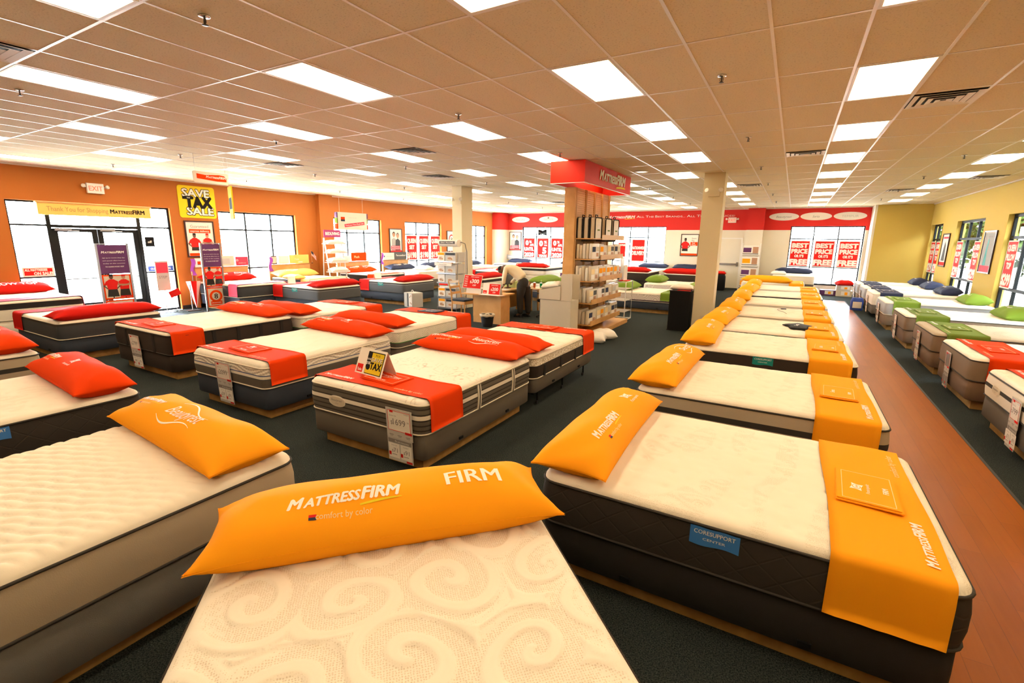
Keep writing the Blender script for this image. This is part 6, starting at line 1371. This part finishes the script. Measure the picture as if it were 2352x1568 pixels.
# purple poster stands
def poster_stand(M, label, W=.56, H=1.92):
    root = thing('poster_stand', label, 'poster stand', M, 'tall purple and red poster stands'); mb = MB()
    for s2 in (-1, 1): mb.box(s2*W/2-.02, s2*W/2+.02, -.02, .02, .02, H, 'steel')
    mb.box(-W/2, W/2, -.015, .015, H-.02, H, 'steel'); mb.build('frame', root)
    mb = MB(); mb.box(-W/2-.03, W/2+.03, -.18, .18, 0, .02, 'steel_dark'); mb.build('base', root)
    def panel(z0, z1, m, draw):
        mb = MB(); mb.box(-W/2+.021, W/2-.021, -.012, .012, z0, z1, m); draw(mb, T(0, -.0125, z0) @ RX(90)); mb.build('poster_panel', root)
    h3 = (H-.2)/3.2
    panel(H-.03-h3*1.15, H-.03, 'purple', lambda mb, Q: (put_brand(mb, Q, .065, 'ink_white', 0, h3*.82, swoosh=None, lift=.002), [put_text(mb, Q, t, .03, 'ink_white', 0, h3*.62-.06*i, lift=.002, bold=0, fit=.4) for i, t in enumerate(('sign up to receive sleep tips', 'and special offers from us', 'today at the counter'))], put_text(mb, Q, 'TO LEARN MORE VISIT', .035, 'ink_white', 0, h3*.26, lift=.002, fit=.34)))
    z1 = H-.05-h3*1.15
    panel(z1-h3, z1, 'redorange', lambda mb, Q: (mb.box(-W/2+.05, W/2-.05, .035, h3-.03, 0, .002, 'card_tan', Q), worker(mb, Q, -.10, .06, .38, z=.004), worker(mb, Q, .12, .06, .37, 'skin_mid', z=.0045, crossed=True), mb.box(.02, W/2-.05, .04, .07, .006, .007, 'ink_red', Q)))
    z1 -= h3+.02
    def badge8(mb, Q):
        mb.box(-W/2+.05, W/2-.05, .035, h3-.03, 0, .002, 'card_tan', Q); mb.disc(0, h3*.55, .17, .17, .003, 'redorange', Q); mb.disc(0, h3*.55, .11, .11, .004, 'card_tan', Q); put_text(mb, Q, '8', .2, 'ink_black', 0, h3*.55-.07, lift=.005); mb.box(-.15, .15, .06, .16, .003, .004, 'redorange', Q); put_text(mb, Q, 'REPLACE EVERY', .03, 'ink_white', 0, .1, lift=.006, fit=.26)
    panel(z1-h3, z1, 'redorange', badge8)
poster_stand(T(-12.85, 4.78, 0) @ RZ(88), 'purple and red poster stand before the left entrance door')
poster_stand(T(-14.0, 7.46, 0) @ RZ(86), 'purple and red poster stand beside the umbrella', W=.50)
# things at the side light
root = thing('banner_stand', 'thin upright leaflet banner stand inside the right side light', 'stand', T(-14.95, 6.62, 0) @ RZ(90)); mb = MB(); mb.box(-.16, .16, -.012, .0, .62, 1.42, 'paper_grey'); mb.box(-.14, .14, -.0135, -.012, 1.1, 1.38, 'ink_pink'); put_text(mb, T(0, -.013, .95) @ RX(90), 'STEP', .1, 'ink_grey', 0, 0); mb.build('panel', root)
mb = MB(); mb.tube([(0, 0, .02), (0, 0, .62)], .01, 'steel', n=6); mb.build('pole', root); mb = MB(); mb.box(-.16, .16, -.12, .12, 0, .02, 'steel_dark'); mb.build('base', root)
root = thing('sign_stand', 'small tilted red card on a floor stand at the side light', 'stand', T(-14.75, 6.98, 0) @ RZ(90)); mb = MB(); mb.box(-.14, .14, -.01, 0, -.06, .12, 'ink_red', T(-.2, 0, .52) @ RY(-20)); mb.build('card', root)
mb = MB(); mb.tube([(-.2, .0, .48), (-.2, 0, .03), (.2, 0, .03)], .010, 'steel', n=6); mb.tube([(.2, 0, .02), (.2, 0, .75)], .012, 'steel', n=6); mb.build('pole', root); mb = MB(); mb.box(.02, .38, -.1, .1, 0, .02, 'steel_dark'); mb.build('base', root)
mb = MB(); mb.box(-15.05, -14.05, 4.7, 6.7, .001, .012, 'navy_grey'); tag(mb.build('door_mat'), 'dark blue mat inside the entrance doors', 'mat')
# furled umbrella
root = thing('umbrella', 'red and white umbrella leaning point down by the poster', 'umbrella', T(-14.92, 7.38, .02) @ RX(-2) @ RY(-6)); mb = MB()
for k in range(8):
    a0, a1 = 2*PI*k/8, 2*PI*(k+1)/8
    rows = [[((r_*(.75+.25*abs(math.cos((a-a0)/(a1-a0)*PI-PI/2+PI/2))))*math.cos(a), r_*math.sin(a), z) for a in [a0+(a1-a0)*q/4 for q in range(5)]] for r_, z in ((.012, .04), (.06, .25), (.11, .48), (.17, .70), (.19, .80))]
    mb.loft(rows, 'ink_red' if k % 2 else 'ink_white', None, False, True)
mb.build('canopy', root); mb = MB(); mb.tube([(0, 0, 0), (0, 0, 1.0)], .008, 'steel_dark', n=6); mb.build('shaft', root); mb = MB(); mb.tube([(0, 0, .98), (0, 0, 1.08)], .014, 'maple', n=8); mb.build('handle', root)

# ------------------------------------------------------------------ far end shelf and packages
root = thing('storage_shelf', 'white metal shelf stacked with bedding cartons near the service door', 'shelf', T(-1.66, 24.28, 0)); mb = MB()
for x in (-.37, .37):
    for y in (-.2, .2): mb.box(x-.015, x+.015, y-.015, y+.015, 0, 2.10, 'white_metal')
mb.build('frame', root)
for z in (.15, .62, 1.12, 1.60): mb = MB(); mb.box(-.355, .355, -.21, .21, z-.02, z, 'white_metal'); mb.build('shelf_board', root)
for k, z in enumerate((.151, .621, 1.121, 1.601)):
    def fc(mb, z=z, k=k): mb.box(-.30, .02, -.1825, -.18, z+.10, z+.30, 'purple' if k % 2 else 'orange'); mb.box(.08, .30, -.1825, -.18, z+.06, z+.34, 'skin_mid'); mb.box(-.32, .32, -.1825, -.18, z+.02, z+.05, 'grey_slate')
    simple_box('bedding_carton', 'printed bedding carton on the %s white metal shelf' % ('bottom', 'second', 'third', 'top')[k], 'box', -.33, .33, -.18, .18, z, z+.40, 'paper', 'cartons on the white metal shelf', fc, T(-1.66, 24.28, 0))
for k, (x, y, z, w_, d_, h_, m, lab) in enumerate(((1.42, 24.1, .001, .55, .4, .22, 'purple', 'purple printed carton on the floor at the end window'), (1.98, 24.0, .001, .55, .45, .24, 'pack_beige', 'beige printed carton beside the purple one'), (1.95, 24.0, .242, .5, .4, .20, 'paper_grey', 'grey carton stacked on the beige one'))):
    simple_box('bedding_carton', lab, 'box', x-w_/2, x+w_/2, y-d_/2, y+d_/2, z, z+h_, m, faces=lambda mb, x=x, y=y, z=z, w_=w_, d_=d_, h_=h_: (mb.box(x-.1, x+.2, y-d_/2-.002, y-d_/2, z+.05, z+h_-.03, 'paper'), mb.box(x+.02, x+.12, y-d_/2-.003, y-d_/2-.002, z+.06, z+h_-.06, 'orange')))
pillow(T(1.95, 23.98, .445) @ RZ(20), 'crumpled red cushion on the stacked cartons', 'red', L=.6, Wd=.42, H=.22, texts=(), group='loose bed pillows', seed=140, name='cushion')
root = thing('pillow_bag', 'blue and white packaged pillow standing by the navy-runner beds', 'package', T(1.98, 19.1, 0)); mb = MB(); mb.loft([[(a*k, b_*k, z) for a, b_ in rrect(.34, .26, .06, 3)] for z, k in ((0, .95), (.05, 1), (.30, 1), (.40, .8))], 'blue_print', None, True, True, True); mb.build('bag', root)
mb = MB(); mb.box(-.12, .12, -.135, -.131, .08, .28, 'paper'); mb.build('print', root)
mb = MB(); V = rrect(.5, .38, .1, 3); mb.loft([[(-2.75+a*k, 23.4+b_*k, z) for a, b_ in V] for z, k in ((.001, .9), (.06, 1), (.62, .95), (.72, .8))], 'black', None, True, True, True); tag(mb.build('duffel_pile'), 'black padded bundle near the service door', 'bundle')
pillow(T(-2.75, 23.4, .72), 'dark red cushion on the black padded bundle', 'red', L=.5, Wd=.36, H=.14, texts=(), group='loose bed pillows', seed=141, name='cushion')
